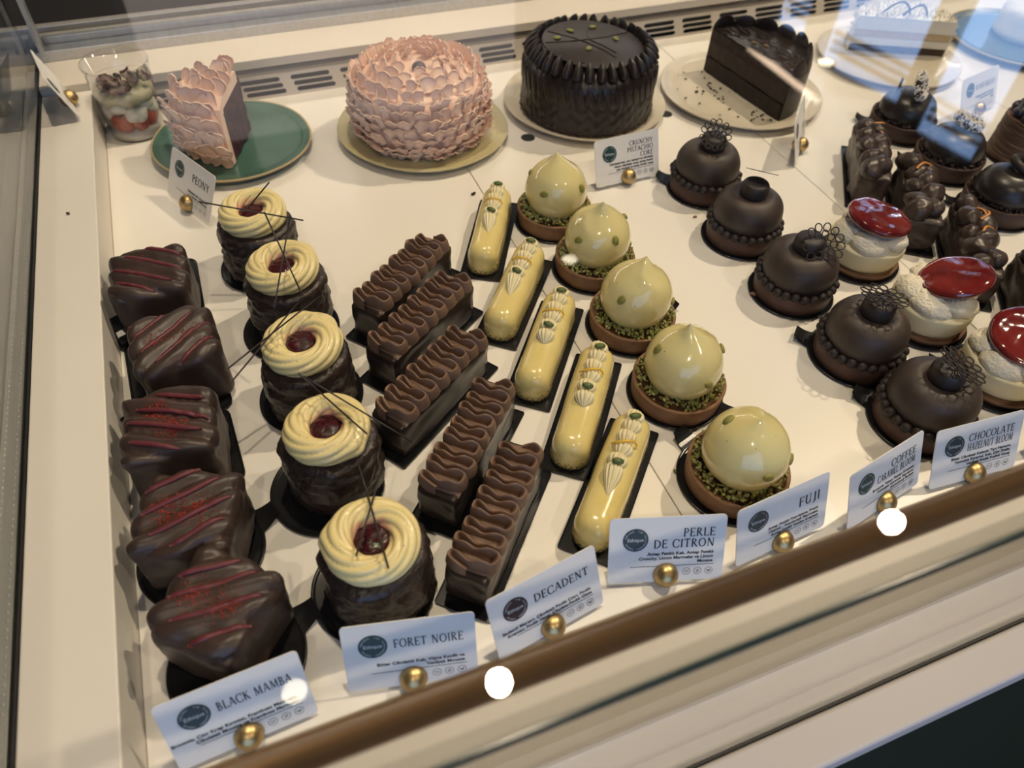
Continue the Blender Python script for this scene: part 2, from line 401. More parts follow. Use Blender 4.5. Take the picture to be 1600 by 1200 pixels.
# window wall on the right, turned 11 degrees
def wall_seg(segs):
    a = math.radians(11); w = np.array([-math.sin(a), math.cos(a)]); n = np.array([math.cos(a), math.sin(a)])
    parts = []
    for (s0, s1, z0, z1, d0, d1) in segs:
        v, f = box(s0, s1, d0, d1, z0, z1)
        P = np.zeros_like(v); q = np.array([4.42, 0])[None, :] + v[:, :1] * w + v[:, 1:2] * n
        P[:, :2] = q; P[:, 2] = v[:, 2]; parts.append((P, f))
    return join(parts)
WINS = [(2.62, 3.05, 2.29), (3.19, 3.865, 2.20), (4.0, 4.30, 2.10)]
segs = [(-2.7, 2.62, FZ, CZ, 0, 0.1), (3.05, 3.19, FZ, CZ, 0, 0.1), (3.865, 4.0, FZ, CZ, 0, 0.1), (4.30, 4.9, FZ, CZ, 0, 0.1)]
for s0, s1, zt in WINS: segs += [(s0, s1, zt, CZ, 0, 0.1), (s0, s1, FZ, -0.2, 0, 0.1)]
struct('wall_right', mesh('wall_right', *wall_seg(segs), M['wall'], False))
for i, (s0, s1, zt) in enumerate(WINS):
    fr = [(s0, s0 + 0.02, -0.2, zt, 0.02, 0.06), (s1 - 0.02, s1, -0.2, zt, 0.02, 0.06), (s0, s1, zt - 0.03, zt, 0.02, 0.06)]
    fr += [(s0, s1, zt - 0.10 - 0.055 * k, zt - 0.08 - 0.055 * k, 0.12, 0.16) for k in range(3)]
    wn = struct('window_%d' % (i + 1), mesh('window', *wall_seg(fr), M['frame'], False))
    p = ob('pane', mesh('pane', *wall_seg([(s0 + 0.02, s1 - 0.02, -0.2, zt - 0.03, 0.038, 0.042)]), M['glass'], False), wn)
M['lens'] = pm('lamp_lens', (1.0, 0.86, 0.62), 0.5, emit=14)
M['lampbody'] = pm('lamp_housing', (0.05, 0.045, 0.04), 0.4, metal=0.6)
lb = mesh('lamp_housing', *lathe([(0.045, -0.012), (0.052, -0.012), (0.062, 0), (0.062, 0.02), (0, 0.02)], 24), M['lampbody'])
ll = mesh('lamp_lens', *lathe([(0, 0), (0.045, 0), (0.045, 0.004), (0, 0.004)], 24), M['lens'])
LL = ['round ceiling downlight above the left end of the case', 'round ceiling downlight above the middle of the case',
      'round ceiling downlight above the right end of the case', 'round ceiling downlight far behind the case',
      'added warm fill lamp behind the customer, left', 'added warm fill lamp behind the customer, right']
for (x, y, z, p), lab in zip(LAMPS, LL):
    t = thing('ceiling_lamp', lab, 'lamp', (x, y, z), 0, 'ceiling downlights')
    ob('housing', lb, t); ob('lens', ll, t)
t = thing('pendant_lamp', 'small pendant lamp hanging by the window wall', 'lamp', (3.3, 3.3, 1.9))
ob('shade', lb, t); ob('lens', ll, t, (0, 0, -0.006)); ob('cord', mesh('cord', *tube([(0, 0, 0.02), (0, 0, 0.72)], 0.004), M['gasket']), t)
t = thing('linear_lamp', 'long pale wooden lamp bar under the ceiling', 'lamp', (3.6, 4.0, 2.3))
M['bar_lens'] = pm('warm_lamp_bar', (1.0, 0.72, 0.50), 0.5, emit=6)
ob('body', bbox_mesh('lamp_body', (-0.03, 0.03, -0.42, 0.42, 0.01, 0.05), M['frame']), t); ob('lens', bbox_mesh('lamp_lens_bar', (-0.025, 0.025, -0.41, 0.41, 0, 0.01), M['bar_lens']), t)
ob('hanger', mesh('hanger', *tube([(0, 0, 0.05), (0, 0, 0.32)], 0.004), M['gasket']), t)

# ------------------------------------------------------------------ the display case
X0, X1, GZ = -0.148, 1.72, 0.226
case = thing('display_case', 'long white glass-topped pastry display case with brass front rail', 'display case')
def cpart(name, me, **k): return ob(name, me, case, **k)
for k, (a, b) in enumerate([(X0, 0.2554), (0.2554, 0.643), (0.643, 1.020), (1.020, 1.40), (1.40, X1)]):
    cpart('deck_panel', bbox_mesh('deck_panel', (a + 0.0004, b - 0.0004, 0.184, 1.006, -0.012, 0), M['deck'], 0.0006, 1))
cpart('deck_lip', bbox_mesh('deck_lip', (X0, X1, 0.178, 0.1836, -0.012, 0.0012), M['cream_metal'], 0.0008))
cpart('trough', bbox_mesh('trough', (-0.21, X1, 0.112, 0.1778, -0.03, -0.012), M['trough']))
cpart('inner_sill', bbox_mesh('inner_sill', (-0.21, X1, 0.0780, 0.1118, -0.03, 0.0), M['white_trim'], 0.0008))
cpart('gasket', bbox_mesh('gasket', (-0.21, X1, 0.0762, 0.0778, -0.03, 0.0004), M['gasket']))
cpart('outer_sill', bbox_mesh('outer_sill', (-0.3, X1, 0.0466, 0.0760, -0.03, 0.0), M['white_trim'], 0.003, 3))
_v, _f = box(-0.3, X1, 0.0475, 0.07, -0.90, -0.0302); _v[(_v[:, 2] < -0.5) & (_v[:, 1] < 0.06), 1] = -0.03
cpart('front_panel', mesh('front_panel', _v, _f, M['green_panel'], False))
cpart('left_ledge', bbox_mesh('left_ledge', (-0.2035, X0, 0.178, 1.0040, -0.03, 0.0445), M['ledge'], 0.0012))
cpart('ledge_seal', bbox_mesh('ledge_seal', (-0.2055, -0.2037, 0.0825, 1.10, -0.03, 0.0450), M['gasket']))
cpart('bolt', mesh('bolt', *[(lambda vf: (vf[0] @ rot3('Y', PI / 2).T, vf[1]))(lathe([(0.0062, 0), (0.0052, 0.0008), (0.003, 0.0002), (0, 0.0002)], 20))][0], M['grey_metal']), loc=(X0, 0.2394, 0.0215))
for hx, hy in ((0.3518, 0.8025), (0.5516, 0.7999), (0.0458, 0.995)):
    rr = 0.008 if hy < 0.9 else 0.003
    cpart('deck_hole', mesh('deck_hole', *lathe([(rr * 1.15, 0), (rr, 0.0006), (rr * 0.8, 0.0002), (0, 0.0001)], 24), M['slot']), loc=(hx, hy, 0))
# left glass end: inner pane, perforated spacer bar, outer pane
cpart('left_pane', mesh('left_pane', *box(-0.2105, -0.2058, 0.0825, 1.10, -0.03, 0.217), M['glass'], False))
cpart('outer_left_pane', mesh('outer_left_pane', *box(-0.2305, -0.2258, 0.0825, 1.10, -0.03, 0.217), M['glass'], False))
cpart('spacer_bar', bbox_mesh('spacer_bar', (-0.2255, -0.2108, 0.0835, 1.09, -0.02, 0.038), M['alu'], 0.0008))
dots = []
for y in np.arange(0.10, 1.085, 0.0062):
    for x in (-0.2222, -0.2142): dots.append((ell(0.0010, 0.0014, 0.0005, 6, 4, (x, y, 0.0381))))
dd = cpart('spacer_holes', mesh('spacer_holes', *join(dots), M['white_trim'])); dd['kind'] = 'stuff'
cpart('left_frame', bbox_mesh('left_frame', (-0.30, -0.231, 0.0825, 1.10, -0.03, 0.03), M['alu'], 0.001))
# back: slotted riser, ledge, sliding-door rails
def flat_holes(name, x0, x1, z0, z1, holes, depth, mat):
    cu = bpy.data.curves.new(name, 'CURVE'); cu.dimensions = '2D'; cu.fill_mode = 'BOTH'; cu.extrude = depth / 2
    def poly(pts):
        s = cu.splines.new('POLY'); s.points.add(len(pts) - 1); s.use_cyclic_u = True
        for q, (x, z) in zip(s.points, pts): q.co = (x, z, 0, 1)
    poly([(x0, z0), (x1, z0), (x1, z1), (x0, z1)])
    for (cx, cz, hl, r) in holes:
        a = [(cx + hl + r * math.cos(t), cz + r * math.sin(t)) for t in np.linspace(-PI / 2, PI / 2, 7)]
        b = [(cx - hl + r * math.cos(t), cz + r * math.sin(t)) for t in np.linspace(PI / 2, 3 * PI / 2, 7)]
        poly(a + b)
    o = bpy.data.objects.new(name, cu); C.objects.link(o)
    bpy.context.view_layer.update()
    me = bpy.data.meshes.new_from_object(o.evaluated_get(bpy.context.evaluated_depsgraph_get()))
    bpy.data.objects.remove(o); me.materials.clear(); me.materials.append(mat)
    return me
holes = []
for k in range(-3, 26):
    cx = 0.0535 + k * 0.0665
    if cx < X0 + 0.03 or cx > X1 - 0.04: continue
    for j, cz in enumerate((0.0072, 0.0155, 0.0240)):
        holes.append((cx + (0.003 * (1 - j)), cz, 0.0228, 0.0033))
vent = cpart('vent_panel', flat_holes('vent_panel', X0, X1, 0.0, 0.030, holes, 0.0016, M['cream_metal']), loc=(0, 1.0050, 0), rot=(PI / 2, 0, 0))
cpart('vent_duct', bbox_mesh('vent_duct', (X0, X1, 1.014, 1.018, -0.01, 0.030), M['slot']))
cpart('vent_top', bbox_mesh('vent_top', (X0, X1, 1.0042, 1.04, 0.0302, 0.0315), M['cream_metal']))
cpart('recess', bbox_mesh('recess', (-0.2035, X1, 1.0405, 1.045, -0.01, 0.042), M['grey_metal']))
cpart('back_ledge', bbox_mesh('back_ledge', (-0.2035, X1, 1.0045, 1.0745, 0.042, 0.0535), M['cream_metal'], 0.001))
cpart('door_rail', bbox_mesh('door_rail', (-0.2035, X1, 1.075, 1.096, 0.02, 0.066), M['alu'], 0.001))
cpart('door_rail', bbox_mesh('door_rail', (-0.2035, X1, 1.098, 1.112, 0.02, 0.0745), M['alu'], 0.001))
cpart('rail_groove', bbox_mesh('rail_groove', (-0.2035, X1, 1.1125, 1.15, 0.02, 0.060), pm('brown_groove', (0.055, 0.036, 0.024), 0.5, var=(0.10, 0.10, 0.095), vscale=3)))
cpart('door_rail', bbox_mesh('door_rail', (-0.32, X1, 1.151, 1.163, 0.02, 0.0665), M['alu'], 0.001))
cpart('rear_counter', bbox_mesh('rear_counter', (-0.6, X1, 1.166, 2.0, -0.9, 0.02), M['dark']))
cpart('left_plinth', bbox_mesh('left_plinth', (-0.6, -0.301, 0.0475, 1.16, -0.9, -0.031), M['dark']))
# glass top, front glass, edges, brass rail
cpart('top_pane', mesh('top_pane', *box(-0.2305, X1, 0.0750, 1.13, 0.2185, GZ), M['glass'], False))
cpart('top_pane_edge', mesh('top_pane_edge', *box(-0.2305, X1, 0.0738, 0.0748, 0.2185, GZ), M['glass_edge'], False))
cpart('front_pane', mesh('front_pane', *box(-0.2305, X1, 0.0782, 0.0842, 0.0003, 0.2180), M['glass'], False))
cpart('brass_rail', mesh('brass_rail', *tube([(-0.2, 0.1005, 0.2105), (X1, 0.1005, 0.2105)], 0.0072, 16), M['brass']))
cpart('led_bar', bbox_mesh('led_bar', (-0.19, X1, 1.066, 1.09, 0.213, 0.2183), M['alu']))
for xx in (-0.198, X1 - 0.006):
    cpart('rear_post', bbox_mesh('rear_post', (xx, xx + 0.005, 1.070, 1.09, 0.066, 0.213), M['alu']))

# ------------------------------------------------------------------ lettering
def ribbon(pts, w0, w1=None, stress=False):
    P = np.asarray(pts, float)
    if len(P) == 2: P = np.array([P[0], P[1]])
    T = np.gradient(P, axis=0); T /= np.linalg.norm(T, axis=1)[:, None] + 1e-12
    N = np.stack([-T[:, 1], T[:, 0]], 1)
    w = np.full(len(P), w0)
    if stress: w = w0 * (0.42 + 0.58 * np.abs(T[:, 1]) ** 1.5)
    A = P + N * w[:, None] / 2; B = P - N * w[:, None] / 2
    n = len(P); V = np.concatenate([A, B])
    return np.hstack([V, np.zeros((2 * n, 1))]), [(i, i + 1, n + i + 1, n + i) for i in range(n - 1)]
def arcp(cx, cy, rx, ry, a0, a1, n=14):
    t = np.radians(np.linspace(a0, a1, n)); return np.stack([cx + rx * np.cos(t), cy + ry * np.sin(t)], 1)
TK, TN = 0.150, 0.075
def L_(*a): return ('l', a)
GL = {  # advance, strokes: k thick, n thin, a arc with stress, s serif (centre x, y, half width)
 'A': (0.74, [('n', (.05, 0, .37, 1)), ('k', (.37, 1, .67, 0)), ('n', (.17, .36, .52, .36)), ('s', (.05, 0, .10)), ('s', (.67, 0, .11))]),
 'B': (0.60, [('k', (.12, 0, .12, 1)), ('a', (.12, .75, .30, .25, 90, -90)), ('a', (.12, .26, .38, .26, 90, -90)), ('s', (.10, 0, .09)), ('s', (.10, 1, .09))]),
 'C': (0.74, [('a', (.42, .5, .36, .5, 42, 318)), ('n', (.68, .70, .69, .95)), ('n', (.69, .30, .69, .10))]),
 'D': (0.76, [('k', (.13, 0, .13, 1)), ('a', (.15, .5, .53, .49, 90, -90)), ('s', (.12, 0, .1)), ('s', (.12, 1, .1))]),
 'E': (0.58, [('k', (.12, 0, .12, 1)), ('n', (.12, .975, .50, .975)), ('n', (.12, .52, .40, .52)), ('n', (.12, .025, .53, .025)), ('n', (.50, .80, .50, 1)), ('n', (.53, 0, .53, .2)), ('n', (.40, .42, .40, .62)), ('s', (.1, 0, .09)), ('s', (.1, 1, .09))]),
 'F': (0.54, [('k', (.12, 0, .12, 1)), ('n', (.12, .975, .49, .975)), ('n', (.12, .50, .39, .50)), ('n', (.49, .78, .49, 1)), ('n', (.39, .40, .39, .60)), ('s', (.12, 0, .11)), ('s', (.1, 1, .09))]),
 'H': (0.78, [('k', (.14, 0, .14, 1)), ('k', (.64, 0, .64, 1)), ('n', (.14, .5, .64, .5)), ('s', (.14, 0, .11)), ('s', (.14, 1, .11)), ('s', (.64, 0, .11)), ('s', (.64, 1, .11))]),
 'I': (0.30, [('k', (.15, 0, .15, 1)), ('s', (.15, 0, .11)), ('s', (.15, 1, .11))]),
 'J': (0.40, [('k', (.26, .05, .26, 1)), ('a', (.06, .05, .20, .22, 0, -100)), ('s', (.26, 1, .11))]),
 'K': (0.70, [('k', (.13, 0, .13, 1)), ('n', (.13, .42, .56, 1)), ('k', (.27, .58, .62, 0)), ('s', (.13, 0, .11)), ('s', (.13, 1, .11)), ('s', (.56, 1, .1)), ('s', (.62, 0, .1))]),
 'L': (0.56, [('k', (.13, 0, .13, 1)), ('n', (.13, .025, .52, .025)), ('n', (.52, 0, .52, .22)), ('s', (.13, 0, .11)), ('s', (.13, 1, .11))]),
 'M': (0.94, [('n', (.12, 0, .17, 1)), ('k', (.17, 1, .46, .06)), ('n', (.46, .06, .76, 1)), ('k', (.76, 1, .81, 0)), ('s', (.12, 0, .1)), ('s', (.81, 0, .11)), ('s', (.14, 1, .08)), ('s', (.80, 1, .08))]),
 'N': (0.80, [('n', (.14, 0, .14, 1)), ('k', (.14, 1, .66, 0)), ('n', (.66, 0, .66, 1)), ('s', (.14, 0, .1)), ('s', (.11, 1, .09)), ('s', (.66, 1, .1))]),
 'O': (0.80, [('a', (.40, .5, .34, .49, 0, 362))]),
 'P': (0.58, [('k', (.13, 0, .13, 1)), ('a', (.13, .73, .36, .26, 90, -90)), ('s', (.13, 0, .12)), ('s', (.11, 1, .09))]),
 'R': (0.68, [('k', (.13, 0, .13, 1)), ('a', (.13, .75, .34, .24, 90, -90)), ('k', (.28, .50, .62, 0)), ('s', (.13, 0, .11)), ('s', (.11, 1, .09)), ('s', (.62, 0, .07))]),
 'S': (0.54, [('a', (.27, .74, .18, .25, 40, 250)), ('a', (.27, .26, .20, .25, 75, -140)), ('n', (.41, .78, .42, .98)), ('n', (.10, .02, .10, .22))]),
 'T': (0.66, [('k', (.33, 0, .33, 1)), ('n', (.05, .975, .61, .975)), ('n', (.05, .78, .05, 1)), ('n', (.61, .78, .61, 1)), ('s', (.33, 0, .12))]),
 'U': (0.74, [('k', (.15, .3, .15, 1)), ('a', (.37, .3, .22, .30, 180, 360)), ('n', (.59, .3, .59, 1)), ('s', (.15, 1, .11)), ('s', (.59, 1, .1))]),
 'Y': (0.68, [('k', (.06, 1, .34, .46)), ('n', (.62, 1, .34, .46)), ('k', (.34, 0, .34, .46)), ('s', (.34, 0, .11)), ('s', (.07, 1, .09)), ('s', (.61, 1, .09))]),
 'Z': (0.66, [('n', (.07, .975, .57, .975)), ('k', (.57, .97, .07, .03)), ('n', (.07, .025, .59, .025)), ('n', (.08, .78, .08, 1)), ('n', (.59, 0, .59, .22))]),
 ' ': (0.34, [])}
def title_mesh(txt):
    x = 0; parts = []
    for ch in txt:
        adv, st = GL[ch]
        for k, a in st:
            if k in 'kn':
                v, f = ribbon([(a[0], a[1]), (a[2], a[3])], TK if k == 'k' else TN)
            elif k == 'a':
                v, f = ribbon(arcp(*a), TK, stress=True)
            else:
                v, f = ribbon([(a[0] - a[2], a[1] + (0.02 if a[1] < .5 else -0.02)), (a[0] + a[2], a[1] + (0.02 if a[1] < .5 else -0.02))], 0.04)
            parts.append((v + np.array([x, 0, 0]), f))
        x += adv + 0.10
    v, f = join(parts)
    return v, f, x - 0.10
def text_vf(txt, size, bold=0.0):
    cu = bpy.data.curves.new('t', 'FONT'); cu.body = txt; cu.size = size; cu.resolution_u = 2; cu.offset = bold
    o = bpy.data.objects.new('t', cu); C.objects.link(o); bpy.context.view_layer.update()
    me = bpy.data.meshes.new_from_object(o.evaluated_get(bpy.context.evaluated_depsgraph_get()))
    bpy.data.objects.remove(o); bpy.data.curves.remove(cu)
    v = np.array([q.co[:] for q in me.vertices]); f = [tuple(p.vertices) for p in me.polygons]
    bpy.data.meshes.remove(me)
    return v, f
def rrect(w, h, r, n=5):
    pts = []
    for cx, cz, a in ((w / 2 - r, h - r, 0), (-w / 2 + r, h - r, 90), (-w / 2 + r, r, 180), (w / 2 - r, r, 270)):
        for t in np.linspace(a, a + 90, n): pts.append((cx + r * math.cos(math.radians(t)), cz + r * math.sin(math.radians(t))))
    return pts
CW, CH = 0.0855, 0.054
def onto(v, d=0.0006):  # text plane (x, y) -> card front (x, z)
    v = np.asarray(v); return np.stack([v[:, 0], np.full(len(v), -d), v[:, 1]], 1)
_pts = rrect(CW, CH, 0.0032); _n = len(_pts)
CARD_ME = mesh('card', [(x, -0.0004, z) for x, z in _pts] + [(x, 0.0004, z) for x, z in _pts],
               [tuple(range(_n - 1, -1, -1)), tuple(range(_n, 2 * _n))] + [(i, (i + 1) % _n, _n + (i + 1) % _n, _n + i) for i in range(_n)], M['card'], False)
def disc_vf(cx, cz, r, n=32, d=0.0006):
    t = np.linspace(0, 2 * PI, n, endpoint=False)
    return [(cx + r * math.cos(a), -d, cz + r * math.sin(a)) for a in t], [tuple(range(n - 1, -1, -1))]
def ring_vf(cx, cz, r, w, n=24):
    v, f = ribbon(arcp(0, 0, r, r, 0, 360, n), w); v[:, 0] += cx; v[:, 1] += cz
    return v, f
LOGO_T = text_vf('Ethique', 0.0040, 0.00004)
_small = {c: text_vf(c, 0.0016) for c in 'CHOLATEPSRYOFNVWDI·'}
def logo_text(cx, cz):
    v, f = LOGO_T; v = v.copy(); v[:, 0] += cx - (v[:, 0].max() + v[:, 0].min()) / 2; v[:, 1] += cz - 0.0012
    parts = [(v, f)]
    for txt, a0, a1, flip in (('CHOCOLATERIE', 168, 105, 1), ('FINE', 75, 52, 1), ('PASTRY', 30, -10, 1), ('PATISSERIE', 205, 255, -1), ('VIENNOISERIE', 280, 340, -1)):
        for k, ch in enumerate(txt):
            a = math.radians(a0 + (a1 - a0) * k / (len(txt) - 1)); 
            w = 0.0011; q = np.array([[-w / 2, -w * .7, 0], [w / 2, -w * .7, 0], [w / 2, w * .7, 0], [-w / 2, w * .7, 0]])
            cv, cf = _small[ch] if ch in _small else (q, [(0, 1, 2, 3)])
            if len(cv) == 0: continue
            cv = cv - (cv.max(0) + cv.min(0)) / 2
            ang = a - PI / 2 if flip > 0 else a + PI / 2
            cv = cv @ rot3('Z', ang).T + np.array([cx + 0.0075 * math.cos(a), cz + 0.0075 * math.sin(a), 0])
            parts.append((cv, cf))
    return join(parts)
_bl = []
_v, _f = rbox(0.0094, 0.0094, 0.0094, 0.00939, 10)
def ball_mesh():
    parts = []
    for sg in (-1, 1):
        th = np.linspace(0, 2 * PI, 28, endpoint=False); ph = np.linspace(0, PI / 2, 9)
        P = np.zeros((28, 10, 3))
        for j, p in enumerate(ph):
            P[:, j, 0] = 0.0094 * np.cos(p) * np.cos(th); P[:, j, 2] = 0.0094 * np.cos(p) * np.sin(th); P[:, j, 1] = sg * (0.0009 + 0.0094 * np.sin(p))
        P[:, 9] = P[:, 0]; P[:, 9, 0] = 0; P[:, 9, 2] = 0
        P = P[:, [9] + list(range(9))]
        v, f = grid(P, cu=True)
        if sg > 0: f = [q[::-1] for q in f]
        parts.append((v, f))
    parts.append(box(-0.004, 0.004, -0.0012, 0.0012, -0.0085, -0.0063))
    return join(parts)
BALL_ME = mesh('card_holder', *ball_mesh(), M['gold'])
def card(label, hlabel, psi, tau, x, y, titles, desc, ink='ink_green', zb=0.004, cap=0.0069, grp='white name cards', ticks=True, align=0.405, dsize=0.0035):
    ps, ta = math.radians(psi), math.radians(tau)
    t = thing('name_card', label, 'sign', (x, y, zb), 0, grp)
    t.rotation_euler = (Matrix.Rotation(ps, 3, 'Z') @ Matrix.Rotation(ta, 3, 'X')).to_euler()
    ob('card', CARD_ME, t)
    lx, lz = -CW * 0.275, CH * 0.665
    lo = ob('logo', mesh('logo', *disc_vf(lx, lz, 0.0094), M[ink], False), t)
    lt = logo_text(lx, lz); ob('logo_lettering', mesh('logo_lettering', onto(lt[0], 0.0008), lt[1], M['ink_white'], False), lo)
    xr = CW * align; parts = []
    n = len(titles); pitch = {2: 0.0088, 3: 0.0072}.get(n, 0)
    zc = CH * 0.67
    for i, s in enumerate(titles):
        v, f, w = title_mesh(s); h = cap
        wmax = CW * 0.525
        sx = min(h, wmax / w)
        v = v * np.array([sx, h, 1]); wz = zc + (n - 1) * pitch / 2 - i * pitch - h / 2
        v[:, 0] += xr - w * sx; v[:, 1] += wz; parts.append((v, f))
    if parts:
        v, f = join(parts); ob('title', mesh('title', onto(v), f, M['ink'], False), t)
    parts = []; zr = CH * 0.245
    for i, s in enumerate(desc):
        v, f = text_vf(s, dsize, 0.00011)
        if len(v) == 0: continue
        v[:, 0] *= 1.08
        v[:, 0] += xr - v[:, 0].max(); v[:, 1] += zr + 0.0019 + (len(desc) - 1 - i) * dsize * 1.06; parts.append((v, f))
    if parts:
        v, f = join(parts); ob('description', mesh('description', onto(v), f, M['ink'], False), t)
    v, f = ribbon([(-CW * 0.31, zr), (xr + 0.001, zr)], 0.0004); ob('rule', mesh('rule', onto(v), f, M['ink'], False), t)
    for i in range(3):
        cx = xr - 0.0024 - 0.0083 * (2 - i); cz = zr - 0.0054
        pr = [ring_vf(cx, cz, 0.0028, 0.0003)]
        if i == 2: pr += [ribbon([(cx - 0.0014, cz + 0.0006), (cx, cz - 0.0008)], 0.0007), ribbon([(cx, cz - 0.0012), (cx + 0.0013, cz + 0.001)], 0.0007)]
        elif i == 1: pr += [ring_vf(cx, cz, 0.0011, 0.0003, 10), ribbon([(cx - 0.0008, cz - 0.0012), (cx + 0.0008, cz + 0.0012)], 0.0003)]
        else: pr += [ribbon([(cx - 0.0013, cz + 0.0006), (cx + 0.0013, cz + 0.0006)], 0.0003), ribbon(arcp(cx, cz + 0.0006, 0.0013, 0.0016, 180, 360, 8), 0.0003)]
        v, f = join(pr); ob('icon', mesh('icon', onto(v), f, M['ink'], False), t)
    Rm = Matrix.Rotation(ps, 3, 'Z') @ Matrix.Rotation(ta, 3, 'X')
    up = (0.0094 - 0.004) / math.cos(ta)
    p = Vector((x, y, zb)) + Rm @ Vector((0, 0, up))
    b = ob('card_holder', BALL_ME, None, p, Rm.to_euler())
    tag(b, hlabel, 'card holder', 'gold ball card holders')
    return t
CARDS = [
 ('white name card before the raspberry-striped cakes, front left corner', 'gold ball holding the front left corner name card', 3.4, -24.6, -0.0852, 0.1891, ['BLACK MAMBA'], ['Brownie, Çıtır Krep Kırıntısı, Frambuaz Marmelat,', 'Çikolatalı Mousse ve Frambuaz Marmelat'], 'ink_grey', {}),
 ('white name card before the cherry-centred cream swirl cakes', 'gold ball holding the name card before the cherry cakes', -13.0, -24.4, 0.0201, 0.1872, ['FORET NOIRE'], ['Bitter Çikolatalı Kek, Vişne Konfit ve', 'Vanilyalı Mousse'], 'ink_green', {}),
 ('white name card with brown round logo before the piped chocolate bars', 'gold ball holding the brown-logo card before the chocolate bars', 8.9, -24.3, 0.1208, 0.1877, ['DECADENT'], ['Bademli Mereng, Çikolatalı Fındık Çıtırı, Fındık', 'Kreması, Fındık Ganaj, Çikolata-Fındık Glaze'], 'ink_brown', {}),
 ('white name card before the yellow eclair bars', 'gold ball holding the name card before the yellow bars', -17.2, -28.2, 0.213, 0.1941, ['PERLE', 'DE CITRON'], ['Antep Fıstıklı Kek, Antep Fıstıklı', 'Crunchy, Limon Marmelat ve Limon', 'Mousse'], 'ink_grey', {}),
 ('white name card before the cream dome pistachio tarts', 'gold ball holding the name card before the cream dome tarts', 4.4, -19.7, 0.3111, 0.1886, ['FUJI'], ['Antep Fıstıklı Frangipane, Frenk', 'Üzümlü - Frambuazlı Marmelat,', 'Antep Fıstıklı Vanilya Kreması'], 'ink_grey', dict(cap=0.0088)),
 ('narrow-looking turned white card left of the frontmost brown dome', 'gold ball of the turned card left of the frontmost brown dome', 10.9, -21.6, 0.410, 0.1897, ['COFFEE', 'CARAMEL BLOOM'], ['Brownie Taban, Pastacı Kreması,', 'Yumuşak Karamel, Espresso,', 'Kavrulmuş Badem'], 'ink_green', {}),
 ('white name card right in front of the frontmost brown dome', 'gold ball holding the card right in front of the frontmost brown dome', -4.4, -25.1, 0.499, 0.1863, ['CHOCOLATE', 'HAZELNUT BLOOM'], ['Bitter Çikolatalı Kakaolu Tart Hamuru,', 'Yumuşak Karamel, Kek, Çıtır Pralin,', 'Vanilyalı Fındık Pralinli Ganaj'], 'ink_grey', {}),
 ('white name card cut by the right edge before the red-topped cakes', 'gold ball holding the card at the right edge of the front row', 2.0, -22.0, 0.603, 0.190, [], [], 'ink_grey', {}),
 ('white name card standing before the green plate', 'gold ball holding the card before the green plate', -64.1, -25.0, -0.0671, 0.7781, ['PEONY'], ['Çikolatalı kek, ahududulu', 'krema ve frambuaz'], 'ink_green', dict(cap=0.0085)),
 ('white name card before the whole chocolate cake', 'gold ball holding the card before the whole chocolate cake', 2.3, -20.4, 0.4261, 0.6677, ['CRUNCHY', 'PISTACHIO', 'CORE'], ['Çikolatalı kek, çıtır kadayıf ve çikolatalı', 'taban, çikolatalı ganaj, antep fıstıklı', 'çıtır kadayıf ve antep fıstıklı ganaj'], 'ink_green', dict(cap=0.0055)),
 ('small turned name card before the halved chocolate cake', 'gold ball holding the turned card before the halved chocolate cake', 46.0, -18.0, 0.6700, 0.662, ['TN'], ['Çikolatalı kek', 'ganaj ve karamel', 'krema'], 'ink_brown', dict(cap=0.006)),
 ('white name card before the coconut cake, in the blue window reflection', 'gold ball holding the card before the coconut cake', 13.9, -22.8, 0.9622, 0.660, ['RAFFAELLO'], ['Hindistan cevizli kek, bademli', 'krema, beyaz çikolatalı', 'ganaj'], 'ink_grey', {}),
 ('name card seen edge-on on the left ledge', 'gold ball on the left ledge by the clear dessert cup', 101.0, -20.0, -0.168, 1.000 - 0.03, [], [], 'ink_green', dict(zb=0.0485)),
]
for (la, hl, ps, ta, x, y, ti, de, ink, kw) in CARDS:
    card(la, hl, ps, ta, x, y, ti, de, ink, **kw)

# ------------------------------------------------------------------ boards
def round_board_vf(r):
    return lathe([(0, 0.0003), (r - 0.004, 0.0003), (r - 0.001, 0.0003), (r, 0.0010), (r, 0.0022), (r - 0.0008, 0.0026), (r - 0.0025, 0.0015), (r - 0.004, 0.0012), (0, 0.0012)], 56)
RB = {}
def tab_vf(L=0.016, w=0.018):
    n = 6; P = np.zeros((n, 5, 3))
    for i in range(n):
        u = i / (n - 1)
        P[i, :, 0] = u * L
        P[i, :, 1] = np.linspace(-w / 2, w / 2, 5) * (1.25 - 0.5 * u)
        P[i, :, 2] = 0.0012 + 0.006 * u * u
    v, f = grid(P); v2 = v.copy(); v2[:, 2] += 0.0010
    return join([(v, [q[::-1] for q in f]), (v2, f)])
TABM = mesh('tab', *tab_vf(), M['board'], False)
def round_board(label, x, y, r, tab=None, grp='round black cake boards'):
    if r not in RB: RB[r] = mesh('board', *round_board_vf(r), M['board'])
    t = thing('cake_board', label, 'cake board', (x, y, 0.0002), 0, grp)
    ob('board', RB[r], t)
    if tab is not None:
        ob('tab', TABM, t, ((r - 0.002) * math.cos(tab), (r - 0.002) * math.sin(tab), 0.0003), (0, 0, tab))
    return t
